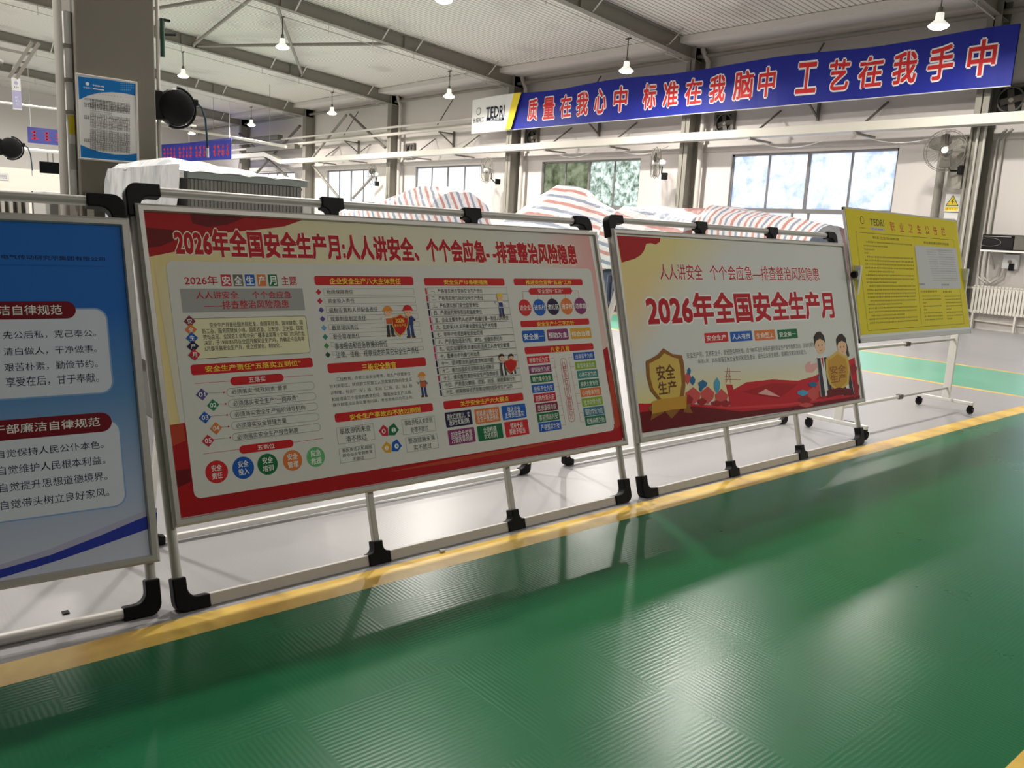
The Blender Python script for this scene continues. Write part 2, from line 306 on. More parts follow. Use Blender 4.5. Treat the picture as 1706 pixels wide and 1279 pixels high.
def print_sheet(items, parent, base_name, rot=None, loc=None, to3=None, size=None):
    """items in sheet metres (u, v); each printed shape lies a hair above what it covers. to3 maps (u, v, n)."""
    if to3 is None: to3 = lambda u, v, n: (u, -n, v)
    flat = []
    for it in items:
        if it[0] == 'W':
            flat += [(q, i) for i, q in enumerate(figure(it[1][0], it[1][1], it[2], it[3], it[4]))]
            g = len(flat)
        else: flat.append((it, None))
    meshes = {}; placed = []; wcount = 0; prev = None
    for it, wi in flat:
        k = it[0]; shapes = []          # (verts2d, faces, colour)
        if k == 'R':
            x0, y0, x1, y1 = it[1]; c = PAL[it[2]]; r = it[3]; ln = it[4]; P = rrect(x0, y0, x1, y1, r)
            if ln:
                Q = rrect(x0 + ln, y0 + ln, x1 - ln, y1 - ln, max(r - ln, 0) if r else 0); n = len(P)
                shapes.append((P + Q, [(i, (i + 1) % n, n + (i + 1) % n, n + i) for i in range(n)], c))
            else: shapes.append((P, [tuple(range(len(P)))], c))
        elif k == 'P': P = [tuple(p) for p in it[1]]; shapes.append((P, [tuple(range(len(P)))], PAL[it[2]]))
        elif k == 'D':
            n = it[4]; P = [(it[1][0] + it[2] * cos(2 * pi * i / n), it[1][1] + it[2] * sin(2 * pi * i / n)) for i in range(n)]
            shapes.append((P, [tuple(range(n))], PAL[it[3]]))
        elif k == 'Q': P = [tuple(p) for p in it[1]]; shapes.append((P, [(0, 1, 2, 3)], [PAL[c] for c in it[2]]))
        elif k == 'L':
            w = it[3] / 2
            for a, b in zip(it[1], it[1][1:]):
                dx, dy = b[0] - a[0], b[1] - a[1]; l = hypot(dx, dy) or 1; nx, ny = -dy / l * w, dx / l * w
                shapes.append(([(a[0] + nx, a[1] + ny), (b[0] + nx, b[1] + ny), (b[0] - nx, b[1] - ny), (a[0] - nx, a[1] - ny)], [(0, 1, 2, 3)], PAL[it[2]]))
        elif k == 'S':               # writing too small to read: rows of little strokes
            x0, y0, x1, y1 = it[1]; n = it[3]; w = (x1 - x0) / n; rnd = random.Random(int(x0 * 1e4 + y0 * 1e5)); V = []; F = []
            for i in range(n):
                for j in range(3):
                    a = x0 + (i + rnd.uniform(.02, .3)) * w; b = x0 + (i + rnd.uniform(.6, .92)) * w; yy = y0 + (y1 - y0) * (j + .5) / 3; t = (y1 - y0) * .075
                    V += [(a, yy - t), (b, yy - t), (b, yy + t), (a, yy + t)]; F.append(tuple(range(len(V) - 4, len(V))))
                a = x0 + (i + rnd.uniform(.3, .6)) * w; V += [(a, y0), (a + w * .14, y0), (a + w * .14, y1), (a, y1)]; F.append(tuple(range(len(V) - 4, len(V))))
            shapes.append((V, F, PAL[it[2]]))
        elif k == 'T':
            _, s, bx, c, wt, edge, vert, _s = it
            vs, fs, b0 = text_mesh(s, 0, vert)
            sx = (bx[2] - bx[0]) / (b0[2] - b0[0]); sy = (bx[3] - bx[1]) / (b0[3] - b0[1])
            base = [(bx[0] + (a - b0[0]) * sx, bx[1] + (b - b0[1]) * sy) for a, b in vs]
            def bold(r, n):      # heavier strokes: the same lettering pressed again with small shifts
                V = list(base); F = list(fs)
                for i in range(n):
                    o = len(V); dx, dy = r * sx * cos(2 * pi * (i + .5) / n), r * sy * sin(2 * pi * (i + .5) / n)
                    V += [(p[0] + dx, p[1] + dy) for p in base]; F += [tuple(j + o for j in f) for f in fs]
                return V, F, len(base)
            if edge: V, F, q = bold(wt + .045, 8); shapes.append((V, F, PAL[edge], q))
            if wt >= .008: V, F, q = bold(wt, 4); shapes.append((V, F, PAL[c], q))
            else: shapes.append((base, fs, PAL[c]))
        elif k == 'G':
            x0, y0, x1, y1 = it[1]; cs = [PAL[c] for c in it[2]]; n = len(cs) - 1; V = []; F = []
            for i in range(n + 1): V += [(x0, y1 + (y0 - y1) * i / n), (x1, y1 + (y0 - y1) * i / n)]
            for i in range(n): shapes.append(([V[2 * i], V[2 * i + 1], V[2 * i + 3], V[2 * i + 2]], [(3, 2, 1, 0)], [cs[i + 1], cs[i + 1], cs[i], cs[i]]))
        sub = it[-1]
        if sub.startswith('cartoon'):
            if wi == 0: wcount += 1
            sub = sub + '#%d' % wcount
        mb = meshes.setdefault(sub, MB())
        for V, F, c, *q in shapes:
            bb = (min(p[0] for p in V), min(p[1] for p in V), max(p[0] for p in V), max(p[1] for p in V))
            lay = 1 + max([l for q, l in placed if q[0] < bb[2] and q[2] > bb[0] and q[1] < bb[3] and q[3] > bb[1]], default=0)
            if k == 'G': lay = 1
            placed.append((bb, lay)); mb.col = c
            # keep every face turned towards the reader
            FF = []
            for f in F:
                ar = sum(V[f[i]][0] * V[f[(i + 1) % len(f)]][1] - V[f[(i + 1) % len(f)]][0] * V[f[i]][1] for i in range(len(f)))
                FF.append(f if ar > 0 or isinstance(c[0], tuple) else f[::-1])
            mb.add([to3(p[0], p[1], .00035 * lay - (.00003 * (i // q[0]) if q else 0)) for i, p in enumerate(V)], FF)
    root = None
    for sub, mb in meshes.items():
        nm = base_name if sub == 'print' else sub.split('#')[0]
        o = mb.build(nm, PRINT, root or parent, rot=None if root else rot, loc=None if root else loc)
        if sub == 'print': root = o
    return root

# ------------------------------------------------------------------ what is printed on the boards (sheet metres)
LAY = {
'safety': [
["P",[[0.0282,1.7277],[2.7781,1.737],[2.8125,0.3939],[0.0283,0.3976]],"cream","print"],
["Q",[[0.0828,1.4823],[1.0719,1.4805],[1.1094,1.7303],[0.0282,1.7277]],["cream","cream2","cream2","cream"],"print"],
["Q",[[1.0719,1.4805],[2.2235,1.4866],[2.2705,1.7352],[1.1094,1.7303]],["cream2","paper","paper","cream2"],"print"],
["Q",[[2.2235,1.4866],[2.7914,1.4809],[2.7781,1.737],[2.2705,1.7352]],["paper","pinkish","pinkish","paper"],"print"],
["Q",[[0.0787,0.7573],[0.1941,0.7441],[0.1915,1.4838],[0.05,1.4818]],["paper","paper","cream2","cream"],"print"],
["Q",[[2.6178,0.3909],[2.8125,0.3939],[2.7914,1.4809],[2.5223,1.4783]],["paper","paper","pinkish","paper"],"print"],
["R",[0.029,0.394,2.808,0.47],"silk",0,0,"print"],
["P",[[0.0283,1.7276],[0.7784,1.7235],[0.6789,1.6875],[0.5378,1.6643],[0.4195,1.6485],[0.3557,1.6396],[0.304,1.619],[0.2333,1.5828],[0.1651,1.5535],[0.106,1.54],[0.031,1.5235]],"silk","print"],
["P",[[0.2326,1.7247],[0.4931,1.7232],[0.3985,1.6823],[0.304,1.6685],[0.2392,1.6809]],"silkd","print"],
["P",[[0.0348,1.6534],[0.1471,1.6464],[0.1778,1.6113],[0.087,1.5723],[0.0358,1.5649]],"silkd","print"],
["P",[[0.0229,0.7917],[0.1005,0.7949],[0.1566,0.4716],[1.0913,0.483],[1.0866,0.4222],[0.0225,0.401]],"silk","print"],
["P",[[0.0229,0.7917],[0.0915,0.7912],[0.0943,0.7198],[0.0298,0.6988]],"rust","print"],
["P",[[0.026,0.5959],[0.0967,0.5973],[0.0986,0.5419],[0.0283,0.5211]],"silkd","print"],
["P",[[1.0432,0.4835],[1.5261,0.4847],[2.0194,0.4984],[2.7743,0.5033],[2.7372,0.973],[2.7974,0.9988],[2.8231,0.4072],[1.9328,0.3979],[1.0316,0.4081]],"silk","print"],
["P",[[1.0539,0.4407],[1.5013,0.4558],[1.9437,0.4562],[2.4209,0.4595],[1.9406,0.4395],[1.4973,0.4323]],"rust","print"],
["P",[[2.7632,0.8378],[2.808,0.8539],[2.813,0.4895],[2.7596,0.4669]],"rust","print"],
["R",[0.1009,0.4639,2.7502,1.5066],"paper",0.03,0,"print"],
["T","2026年全国安全生产月:人人讲安全、个个会应急- -排查整治风险隐患",[0.1519,1.5328,2.6372,1.6562],"tred",0.05,"cream3",0,"title_lettering"],
["T","2026年",[0.1722,1.3999,0.3196,1.4421],"tred",0.015,None,0,"print"],
["R",[0.3361,1.3949,0.3828,1.4488],"crim",0,0,"print"],
["T","安",[0.3414,1.4018,0.3774,1.4414],"white",0.03,None,0,"print"],
["R",[0.3929,1.3948,0.4385,1.4493],"gry",0,0,"print"],
["T","全",[0.3982,1.4018,0.433,1.4418],"white",0.03,None,0,"print"],
["R",[0.4488,1.3948,0.4959,1.4497],"blu",0,0,"print"],
["T","生",[0.4542,1.4018,0.4903,1.4422],"white",0.03,None,0,"print"],
["R",[0.5077,1.3947,0.5504,1.4502],"org",0,0,"print"],
["T","产",[0.5133,1.4017,0.5447,1.4426],"white",0.03,None,0,"print"],
["R",[0.5618,1.3946,0.6073,1.4506],"grn",0,0,"print"],
["T","月",[0.5675,1.4017,0.6015,1.4429],"white",0.03,None,0,"print"],
["T","主题",[0.6286,1.3984,0.7052,1.442],"tred",0.015,None,0,"print"],
["R",[0.1472,1.2765,0.7303,1.3833],"gry2",0,0,"print"],
["T","人人讲安全",[0.2136,1.3373,0.407,1.3715],"tred",0.012,None,0,"print"],
["T","个个会应急",[0.4732,1.3358,0.6675,1.3701],"tred",0.012,None,0,"print"],
["T","——排查整治风险隐患",[0.2434,1.2891,0.6501,1.3282],"tred",0.012,None,0,"print"],
["R",[0.1783,1.0678,0.7293,1.2498],"creamb",0.012,0,"print"],
["R",[0.1783,1.0678,0.7293,1.2498],"ink",0.012,0.002,"print"],
["T","安全生产月是经国务院批准，由国家经委、国家建委、国",[0.2585,1.2058,0.7089,1.2288],"ink",0.0,None,0,"print"],
["T","防工办、国务院财贸小组、国家农委、公安部、卫生部、国家",[0.2223,1.1792,0.708,1.2022],"ink",0.0,None,0,"print"],
["T","劳动总局、全国总工会和中央广播事业局等十个部门共同作出",[0.223,1.1526,0.7097,1.1756],"ink",0.0,None,0,"print"],
["T","决定，于1980年5月在全国开展安全生产月，并确定今后每年",[0.2235,1.1267,0.7073,1.1497],"ink",0.0,None,0,"print"],
["T","6月都开展安全生产月，使之经常化、制度化...",[0.2243,1.1007,0.5875,1.1237],"ink",0.0,None,0,"print"],
["D",[0.1728,1.2379],0.0263,"mar",4,"print"],
["T","安",[0.1624,1.2268,0.1831,1.249],"white",0.02,None,0,"print"],
["D",[0.1735,1.2002],0.0262,"org",4,"print"],
["T","全",[0.1632,1.189,0.1838,1.2113],"white",0.02,None,0,"print"],
["D",[0.1737,1.1631],0.0262,"blu",4,"print"],
["T","生",[0.1634,1.1519,0.184,1.1743],"white",0.02,None,0,"print"],
["D",[0.1733,1.1261],0.0261,"nvy",4,"print"],
["T","产",[0.163,1.1148,0.1836,1.1373],"white",0.02,None,0,"print"],
["D",[0.1746,1.0884],0.0261,"crim",4,"print"],
["T","月",[0.1643,1.0771,0.1849,1.0997],"white",0.02,None,0,"print"],
["R",[0.1518,0.9982,0.7336,1.0449],"hred",0.012,0,"print"],
["T","安全生产责任“五落实五到位”",[0.2153,1.0086,0.6707,1.0356],"yel",0.02,None,0,"print"],
["L",[[0.1609,0.9613],[0.7282,0.9599]],"hred",0.002,"print"],
["R",[0.3201,0.9394,0.576,0.9783],"hred",0.03,0,"print"],
["T","五落实",[0.4068,0.9475,0.4859,0.972],"white",0.01,None,0,"print"],
["L",[[0.2111,0.9143],[0.2848,0.9123]],"gry",0.0015,"print"],
["D",[0.2848,0.9123],0.0042,"crim",12,"print"],
["D",[0.1871,0.9116],0.0271,"pur",4,"print"],
["T","01",[0.173,0.902,0.2013,0.9211],"white",0.02,None,0,"print"],
["R",[0.2972,0.8902,0.7275,0.9289],"gry",0.03,0.0015,"print"],
["T","必须落实“党政同责”要求",[0.3191,0.9004,0.5869,0.9223],"ink",0.0,None,0,"print"],
["L",[[0.2543,0.8625],[0.2856,0.8608]],"gry",0.0015,"print"],
["D",[0.2856,0.8608],0.0042,"crim",12,"print"],
["D",[0.23,0.86],0.0273,"tgrn",4,"print"],
["T","02",[0.2157,0.8502,0.2443,0.8697],"white",0.02,None,0,"print"],
["R",[0.298,0.8399,0.7289,0.8767],"gry",0.03,0.0015,"print"],
["T","必须落实安全生产“一岗双责”",[0.3201,0.845,0.6357,0.8716],"ink",0.0,None,0,"print"],
["L",[[0.2115,0.8116],[0.2865,0.81]],"gry",0.0015,"print"],
["D",[0.2865,0.81],0.0041,"crim",12,"print"],
["D",[0.1875,0.8093],0.027,"blu",4,"print"],
["T","03",[0.1734,0.7995,0.2017,0.8191],"white",0.02,None,0,"print"],
["R",[0.299,0.7903,0.7303,0.8269],"gry",0.03,0.0015,"print"],
["T","必须落实安全生产组织领导机构",[0.321,0.7973,0.6649,0.821],"ink",0.0,None,0,"print"],
["L",[[0.2546,0.7592],[0.2867,0.7586]],"gry",0.0015,"print"],
["D",[0.2867,0.7586],0.0042,"crim",12,"print"],
["D",[0.2303,0.7571],0.0271,"org",4,"print"],
["T","04",[0.2161,0.7471,0.2447,0.767],"white",0.02,None,0,"print"],
["R",[0.2995,0.7403,0.7303,0.7772],"gry",0.03,0.0015,"print"],
["T","必须落实安全管理力量",[0.3213,0.7453,0.5624,0.77],"ink",0.0,None,0,"print"],
["L",[[0.2124,0.7085],[0.2877,0.7085]],"gry",0.0015,"print"],
["D",[0.2877,0.7085],0.0041,"crim",12,"print"],
["D",[0.1885,0.7066],0.0269,"crim",4,"print"],
["T","05",[0.1744,0.6966,0.2026,0.7166],"white",0.02,None,0,"print"],
["R",[0.2979,0.6902,0.731,0.726],"gry",0.03,0.0015,"print"],
["T","必须落实安全生产报告制度",[0.3197,0.6938,0.6148,0.7186],"ink",0.0,None,0,"print"],
["L",[[0.1611,0.6511],[0.7375,0.6518]],"hred",0.002,"print"],
["R",[0.3223,0.6292,0.5822,0.6668],"hred",0.03,0,"print"],
["T","五到位",[0.4078,0.6367,0.4882,0.6585],"white",0.01,None,0,"print"],
["D",[0.2096,0.5664],0.0501,"crim2",28,"print"],
["T","安全",[0.1886,0.57,0.2339,0.5978],"white",0.02,None,0,"print"],
["T","责任",[0.1866,0.5357,0.2332,0.5627],"white",0.02,None,0,"print"],
["D",[0.33,0.5671],0.05,"blu",28,"print"],
["T","安全",[0.3081,0.5708,0.3554,0.5991],"white",0.02,None,0,"print"],
["T","投入",[0.306,0.5357,0.3546,0.5633],"white",0.02,None,0,"print"],
["D",[0.4451,0.5674],0.0486,"grn",28,"print"],
["T","安全",[0.4225,0.5712,0.4716,0.6001],"white",0.02,None,0,"print"],
["T","培训",[0.4202,0.5354,0.4707,0.5635],"white",0.02,None,0,"print"],
["D",[0.5677,0.568],0.0483,"org",28,"print"],
["T","安全",[0.5441,0.5718,0.5952,0.6013],"white",0.02,None,0,"print"],
["T","管理",[0.5417,0.5353,0.5942,0.564],"white",0.02,None,0,"print"],
["D",[0.6863,0.5685],0.0474,"lgrn",28,"print"],
["T","应急",[0.6619,0.5725,0.7149,0.6025],"white",0.02,None,0,"print"],
["T","救援",[0.6593,0.5352,0.7138,0.5645],"white",0.02,None,0,"print"],
["R",[0.7999,1.399,1.3781,1.4458],"hred",0.012,0,"print"],
["T","企业安全生产八大主体责任",[0.8816,1.4039,1.297,1.4357],"yel",0.02,None,0,"print"],
["D",[0.814,1.3649],0.0154,"crim",4,"print"],
["R",[0.841,1.3468,1.3735,1.3812],"gry",0,0.0012,"print"],
["T","物质保障责任",[0.8569,1.3541,1.0056,1.3754],"ink",0.004,None,0,"print"],
["D",[0.8148,1.3203],0.0153,"crim",4,"print"],
["R",[0.8416,1.3041,1.3752,1.3365],"gry",0,0.0012,"print"],
["T","资金投入责任",[0.8578,1.3087,1.0066,1.331],"ink",0.004,None,0,"print"],
["D",[0.8157,1.2757],0.0153,"pur",4,"print"],
["R",[0.8422,1.2615,1.3768,1.2918],"gry",0,0.0012,"print"],
["T","机构设置和人员配备责任",[0.8587,1.2599,1.136,1.286],"ink",0.004,None,0,"print"],
["D",[0.8166,1.2311],0.0153,"pur",4,"print"],
["R",[0.8428,1.2189,1.3784,1.2471],"gry",0,0.0012,"print"],
["T","规章制度制定责任",[0.8597,1.2166,1.06,1.2423],"ink",0.004,None,0,"print"],
["D",[0.8175,1.1866],0.0153,"lblu",4,"print"],
["R",[0.8434,1.1763,1.38,1.2024],"gry",0,0.0012,"print"],
["T","教育培训责任",[0.8606,1.172,1.0092,1.1974],"ink",0.004,None,0,"print"],
["D",[0.8184,1.1421],0.0152,"teal",4,"print"],
["R",[0.844,1.1338,1.3816,1.1578],"gry",0,0.0012,"print"],
["T","安全管理责任",[0.8615,1.1267,1.0101,1.1531],"ink",0.004,None,0,"print"],
["D",[0.8192,1.0977],0.0152,"ggrn",4,"print"],
["R",[0.8446,1.0912,1.3832,1.1133],"gry",0,0.0012,"print"],
["T","事故报告和应急救援的责任",[0.8626,1.0754,1.1652,1.1102],"ink",0.004,None,0,"print"],
["D",[0.8201,1.0533],0.0151,"dgrn",4,"print"],
["R",[0.8452,1.0487,1.3849,1.0688],"gry",0,0.0012,"print"],
["T","法律、法规、规章规定的其它安全生产责任",[0.8637,1.0324,1.3531,1.0666],"ink",0.004,None,0,"print"],
["P",[[1.2585,1.6438],[1.2585,1.6438],[1.2583,1.643]],"paper","print"],
["W",[1.1935,1.2145],0.1747,"orange","cartoon_worker"],
["W",[1.3171,1.211],0.1898,"red","cartoon_worker"],
["P",[[1.2662,1.2479],[1.2373,1.2337],[1.2102,1.2294],[1.2068,1.1875],[1.2193,1.1525],[1.2467,1.1242],[1.283,1.1502],[1.3068,1.1843],[1.3168,1.2267],[1.2906,1.2324]],"gold","shield_emblem"],
["P",[[1.2651,1.2405],[1.2396,1.228],[1.2157,1.2242],[1.2127,1.1873],[1.2237,1.1565],[1.2479,1.1316],[1.2798,1.1545],[1.3007,1.1845],[1.3095,1.2218],[1.2865,1.2268]],"hred","shield_emblem"],
["T","2026",[1.2306,1.2001,1.2848,1.2213],"yel",0.02,None,0,"shield_emblem"],
["T","安全生产月",[1.2198,1.1761,1.2921,1.1926],"yel",0.01,None,0,"shield_emblem"],
["R",[0.809,0.9626,1.3882,1.0097],"hred",0.012,0,"print"],
["T","三级安全教育",[0.9993,0.9619,1.1999,0.9964],"yel",0.02,None,0,"print"],
["T","三级教育，亦称三级安全教育，是生产经营单位",[0.8474,0.92,1.28,0.9386],"ink",0.0,None,0,"print"],
["T","针对新职工、转岗职工和复工人员实施的岗前安全培",[0.8063,0.8878,1.2838,0.9075],"ink",0.0,None,0,"print"],
["T","训制度，包含厂（矿）级、车间（工段、区、队）级",[0.8075,0.8551,1.2823,0.8748],"ink",0.0,None,0,"print"],
["T","和班组级三个层级的教育阶段，覆盖安全生产法规、",[0.8093,0.8226,1.2752,0.8426],"ink",0.0,None,0,"print"],
["T","操作技能及应急处置等内容，考核合格后方可上岗。",[0.811,0.7966,1.2785,0.8138],"ink",0.0,None,0,"print"],
["W",[1.3501,0.8703],0.1447,"yellowvest","cartoon_worker"],
["R",[0.8125,0.7196,1.3928,0.7634],"hred",0.012,0,"print"],
["T","安全生产事故四不放过原则",[0.8948,0.7229,1.3108,0.7506],"yel",0.02,None,0,"print"],
["R",[0.8118,0.6131,1.0191,0.6934],"gry",0,0.0015,"print"],
["T","事故原因未查",[0.8284,0.6585,1.0025,0.6882],"ink",0.004,None,0,"print"],
["T","清不放过",[0.8574,0.6183,0.9735,0.648],"ink",0.004,None,0,"print"],
["R",[0.8119,0.5201,1.0101,0.5908],"gry",0,0.0015,"print"],
["T","事故责任人和周围",[0.8278,0.5703,0.9942,0.5877],"ink",0.004,None,0,"print"],
["T","群众没有受到教育",[0.8278,0.5467,0.9942,0.5642],"ink",0.004,None,0,"print"],
["T","不放过",[0.8798,0.5232,0.9422,0.5406],"ink",0.004,None,0,"print"],
["R",[1.187,0.6149,1.3929,0.6945],"gry",0,0.0015,"print"],
["T","事故责任人未受到",[1.2035,0.6599,1.3764,0.6893],"ink",0.004,None,0,"print"],
["T","处理不放过",[1.2359,0.6201,1.344,0.6495],"ink",0.004,None,0,"print"],
["R",[1.1958,0.5229,1.3952,0.5997],"gry",0,0.0015,"print"],
["T","整改措施未落",[1.2118,0.5663,1.3792,0.5947],"ink",0.004,None,0,"print"],
["T","实不放过",[1.2397,0.5279,1.3513,0.5563],"ink",0.004,None,0,"print"],
["P",[[1.0453,0.6525],[1.0767,0.6805],[1.1016,0.6604],[1.0977,0.6213],[1.0627,0.6254]],"crim","print"],
["D",[1.0742,0.6479],0.0114,"white",18,"print"],
["T","1",[1.0699,0.6405,1.0786,0.6559],"crim",0.01,None,0,"print"],
["P",[[1.165,0.6448],[1.1402,0.6827],[1.1088,0.6668],[1.0997,0.6242],[1.1364,0.6199]],"grn","print"],
["D",[1.1334,0.6468],0.0128,"white",18,"print"],
["T","2",[1.1286,0.6386,1.1383,0.6557],"grn",0.01,None,0,"print"],
["P",[[1.0493,0.567],[1.0807,0.5945],[1.1056,0.5741],[1.1017,0.5351],[1.0668,0.5397]],"amb","print"],
["D",[1.0783,0.5619],0.0114,"white",18,"print"],
["T","3",[1.074,0.5545,1.0827,0.57],"amb",0.01,None,0,"print"],
["P",[[1.1697,0.5615],[1.1449,0.5997],[1.1135,0.5842],[1.1045,0.5417],[1.1412,0.537]],"blu","print"],
["D",[1.1381,0.5639],0.0127,"white",18,"print"],
["T","4",[1.1333,0.5556,1.1431,0.5729],"blu",0.01,None,0,"print"],
["R",[1.4466,1.3969,2.012,1.4393],"hred",0.012,0,"print"],
["T","安全生产15条硬措施",[1.5784,1.4036,1.8846,1.4293],"yel",0.02,None,0,"print"],
["R",[1.4621,1.3459,2.0214,1.3859],"gry",0,0.0012,"print"],
["R",[1.4461,1.3489,1.4571,1.3829],"crim",0,0,"print"],
["T","一、严格落实地方党委安全生产责任",[1.4821,1.3529,1.8408,1.3789],"ink",0.004,None,0,"print"],
["R",[1.4625,1.3061,2.0222,1.3461],"gry",0,0.0012,"print"],
["R",[1.4465,1.3091,1.4575,1.3431],"crim",0,0,"print"],
["T","二、严格落实地方政府安全生产责任",[1.4825,1.3131,1.8377,1.3391],"ink",0.004,None,0,"print"],
["R",[1.4629,1.2663,2.023,1.3063],"gry",0,0.0012,"print"],
["R",[1.4469,1.2693,1.4579,1.3033],"nvy",0,0,"print"],
["T","三、严格落实部门安全监管责任",[1.4829,1.2733,1.7951,1.2993],"ink",0.004,None,0,"print"],
["R",[1.4634,1.2266,2.0238,1.2666],"gry",0,0.0012,"print"],
["R",[1.4474,1.2296,1.4584,1.2636],"nvy",0,0,"print"],
["T","四、严肃追究领导责任和监管责任",[1.4834,1.2336,1.8144,1.2596],"ink",0.004,None,0,"print"],
["R",[1.4638,1.1869,2.0246,1.2269],"gry",0,0.0012,"print"],
["R",[1.4478,1.1899,1.4588,1.2239],"mag",0,0,"print"],
["T","五、企业主要负责人必须严格履行第一责任人的责任",[1.4838,1.1939,2.0034,1.2199],"ink",0.004,None,0,"print"],
["R",[1.4642,1.1472,2.0254,1.1872],"gry",0,0.0012,"print"],
["R",[1.4482,1.1502,1.4592,1.1842],"mag",0,0,"print"],
["T","六、立即深入扎实开展全国安全生产大检查",[1.4842,1.1542,1.9094,1.1802],"ink",0.004,None,0,"print"],
["R",[1.4647,1.1076,2.0262,1.1476],"gry",0,0.0012,"print"],
["R",[1.4487,1.1106,1.4597,1.1446],"nvy",0,0,"print"],
["T","七、牢牢守住项目审批安全红线",[1.4847,1.1146,1.7977,1.1406],"ink",0.004,None,0,"print"],
["R",[1.4651,1.068,2.0271,1.108],"gry",0,0.0012,"print"],
["R",[1.4491,1.071,1.4601,1.105],"nvy",0,0,"print"],
["T","八、严厉查处违法分包、转包、挂靠资质行为",[1.4851,1.075,1.9337,1.101],"ink",0.004,None,0,"print"],
["R",[1.4655,1.0284,2.0279,1.0684],"gry",0,0.0012,"print"],
["R",[1.4495,1.0314,1.4605,1.0654],"mag",0,0,"print"],
["T","九、切实加强劳务派遣和灵活用工人员安全管理",[1.4855,1.0354,1.9812,1.0614],"ink",0.004,None,0,"print"],
["R",[1.466,0.9888,2.0287,1.0288],"gry",0,0.0012,"print"],
["R",[1.45,0.9918,1.461,1.0258],"mag",0,0,"print"],
["T","十、重拳出击开展打非治违",[1.486,0.9958,1.7539,1.0218],"ink",0.004,None,0,"print"],
["R",[1.4664,0.9493,2.0295,0.9893],"gry",0,0.0012,"print"],
["R",[1.4504,0.9523,1.4614,0.9863],"nvy",0,0,"print"],
["T","十一、坚决整治执法检查宽松软问题",[1.4864,0.9563,1.8482,0.9823],"ink",0.004,None,0,"print"],
["R",[1.4668,0.9098,2.0303,0.9498],"gry",0,0.0012,"print"],
["R",[1.4508,0.9128,1.4618,0.9468],"nvy",0,0,"print"],
["T","十二、着力加强安全监管执法队伍建设",[1.4868,0.9168,1.8451,0.9428],"ink",0.004,None,0,"print"],
["R",[1.4673,0.8703,2.0311,0.9103],"gry",0,0.0012,"print"],
["R",[1.4513,0.8733,1.4623,0.9073],"mag",0,0,"print"],
["T","十三、重奖重罚激励安全生产隐患举报",[1.4873,0.8773,1.8688,0.9033],"ink",0.004,None,0,"print"],
["R",[1.4677,0.8309,2.0319,0.8709],"gry",0,0.0012,"print"],
["R",[1.4517,0.8339,1.4627,0.8679],"nvy",0,0,"print"],
["T","十四、严肃查处瞒报、谎报、迟报、漏报事故行为",[1.4877,0.8379,1.9848,0.8639],"ink",0.004,None,0,"print"],
["R",[1.4681,0.7915,2.0327,0.8315],"gry",0,0.0012,"print"],
["R",[1.4521,0.7945,1.4631,0.8285],"nvy",0,0,"print"],
["T","十五、统筹做好经济发展疫情防控安全生产工作",[1.4881,0.7985,1.9594,0.8245],"ink",0.004,None,0,"print"],
["W",[1.9584,1.2887],0.1475,"yellow","cartoon_worker"],
["W",[1.9081,0.9387],0.1273,"dark","cartoon_child"],
["W",[1.9793,0.9386],0.1199,"dark","cartoon_child"],
["P",[[1.9742,0.9692],[1.9489,0.9603],[1.9249,0.9583],[1.9225,0.9292],[1.9339,0.9044],[1.9585,0.8838],[1.9902,0.9007],[2.0108,0.9236],[2.0191,0.9527],[1.996,0.9576]],"org","shield_emblem"],
["P",[[1.9733,0.9641],[1.951,0.9563],[1.9299,0.9545],[1.9277,0.9289],[1.9378,0.907],[1.9595,0.8889],[1.9874,0.9038],[2.0055,0.924],[2.0127,0.9495],[1.9924,0.9538]],"hred","shield_emblem"],
["R",[1.4631,0.7196,2.0316,0.7649],"hred",0.012,0,"print"],
["T","关于安全生产六大要点",[1.5755,0.7272,1.9181,0.7549],"yel",0.02,None,0,"print"],
["R",[1.4617,0.6215,1.6409,0.7035],"nvy",0.006,0,"print"],
["T","强化红线意识，实",[1.4742,0.6621,1.6284,0.6941],"white",0.008,None,0,"print"],
["T","施安全发展战略",[1.4839,0.6309,1.6187,0.6629],"white",0.008,None,0,"print"],
["R",[1.6621,0.6186,1.839,0.7016],"org",0.006,0,"print"],
["T","抓紧建立健全安",[1.6745,0.6599,1.8266,0.6919],"white",0.008,None,0,"print"],
["T","全生产责任体系",[1.6745,0.6283,1.8266,0.6603],"white",0.008,None,0,"print"],
["R",[1.8564,0.6202,2.0367,0.7023],"blu",0.006,0,"print"],
["T","强化企业",[1.8988,0.6608,1.9943,0.6928],"white",0.008,None,0,"print"],
["T","主体责任落实",[1.875,0.6297,2.0181,0.6617],"white",0.008,None,0,"print"],
["R",[1.465,0.5258,1.6448,0.6069],"mar2",0.006,0,"print"],
["T","加快安全监管",[1.4835,0.5658,1.6263,0.5978],"white",0.008,None,0,"print"],
["T","方面改革创新",[1.4835,0.5349,1.6263,0.5669],"white",0.008,None,0,"print"],
["R",[1.6641,0.5227,1.8433,0.6066],"grn",0.006,0,"print"],
["T","全面构建",[1.7063,0.5646,1.8011,0.5966],"white",0.008,None,0,"print"],
["T","长效机制",[1.7063,0.5327,1.8011,0.5647],"white",0.008,None,0,"print"],
["R",[1.8613,0.522,2.0388,0.6094],"crim2",0.006,0,"print"],
["T","领导干部",[1.9031,0.5663,1.997,0.5983],"white",0.008,None,0,"print"],
["T","要敢于担当",[1.8913,0.5331,2.0088,0.5651],"white",0.008,None,0,"print"],
["R",[2.0841,1.3989,2.6565,1.4391],"hred",0.012,0,"print"],
["T","推进安全宣传“五进”工作",[2.1775,1.4037,2.558,1.4297],"yel",0.02,None,0,"print"],
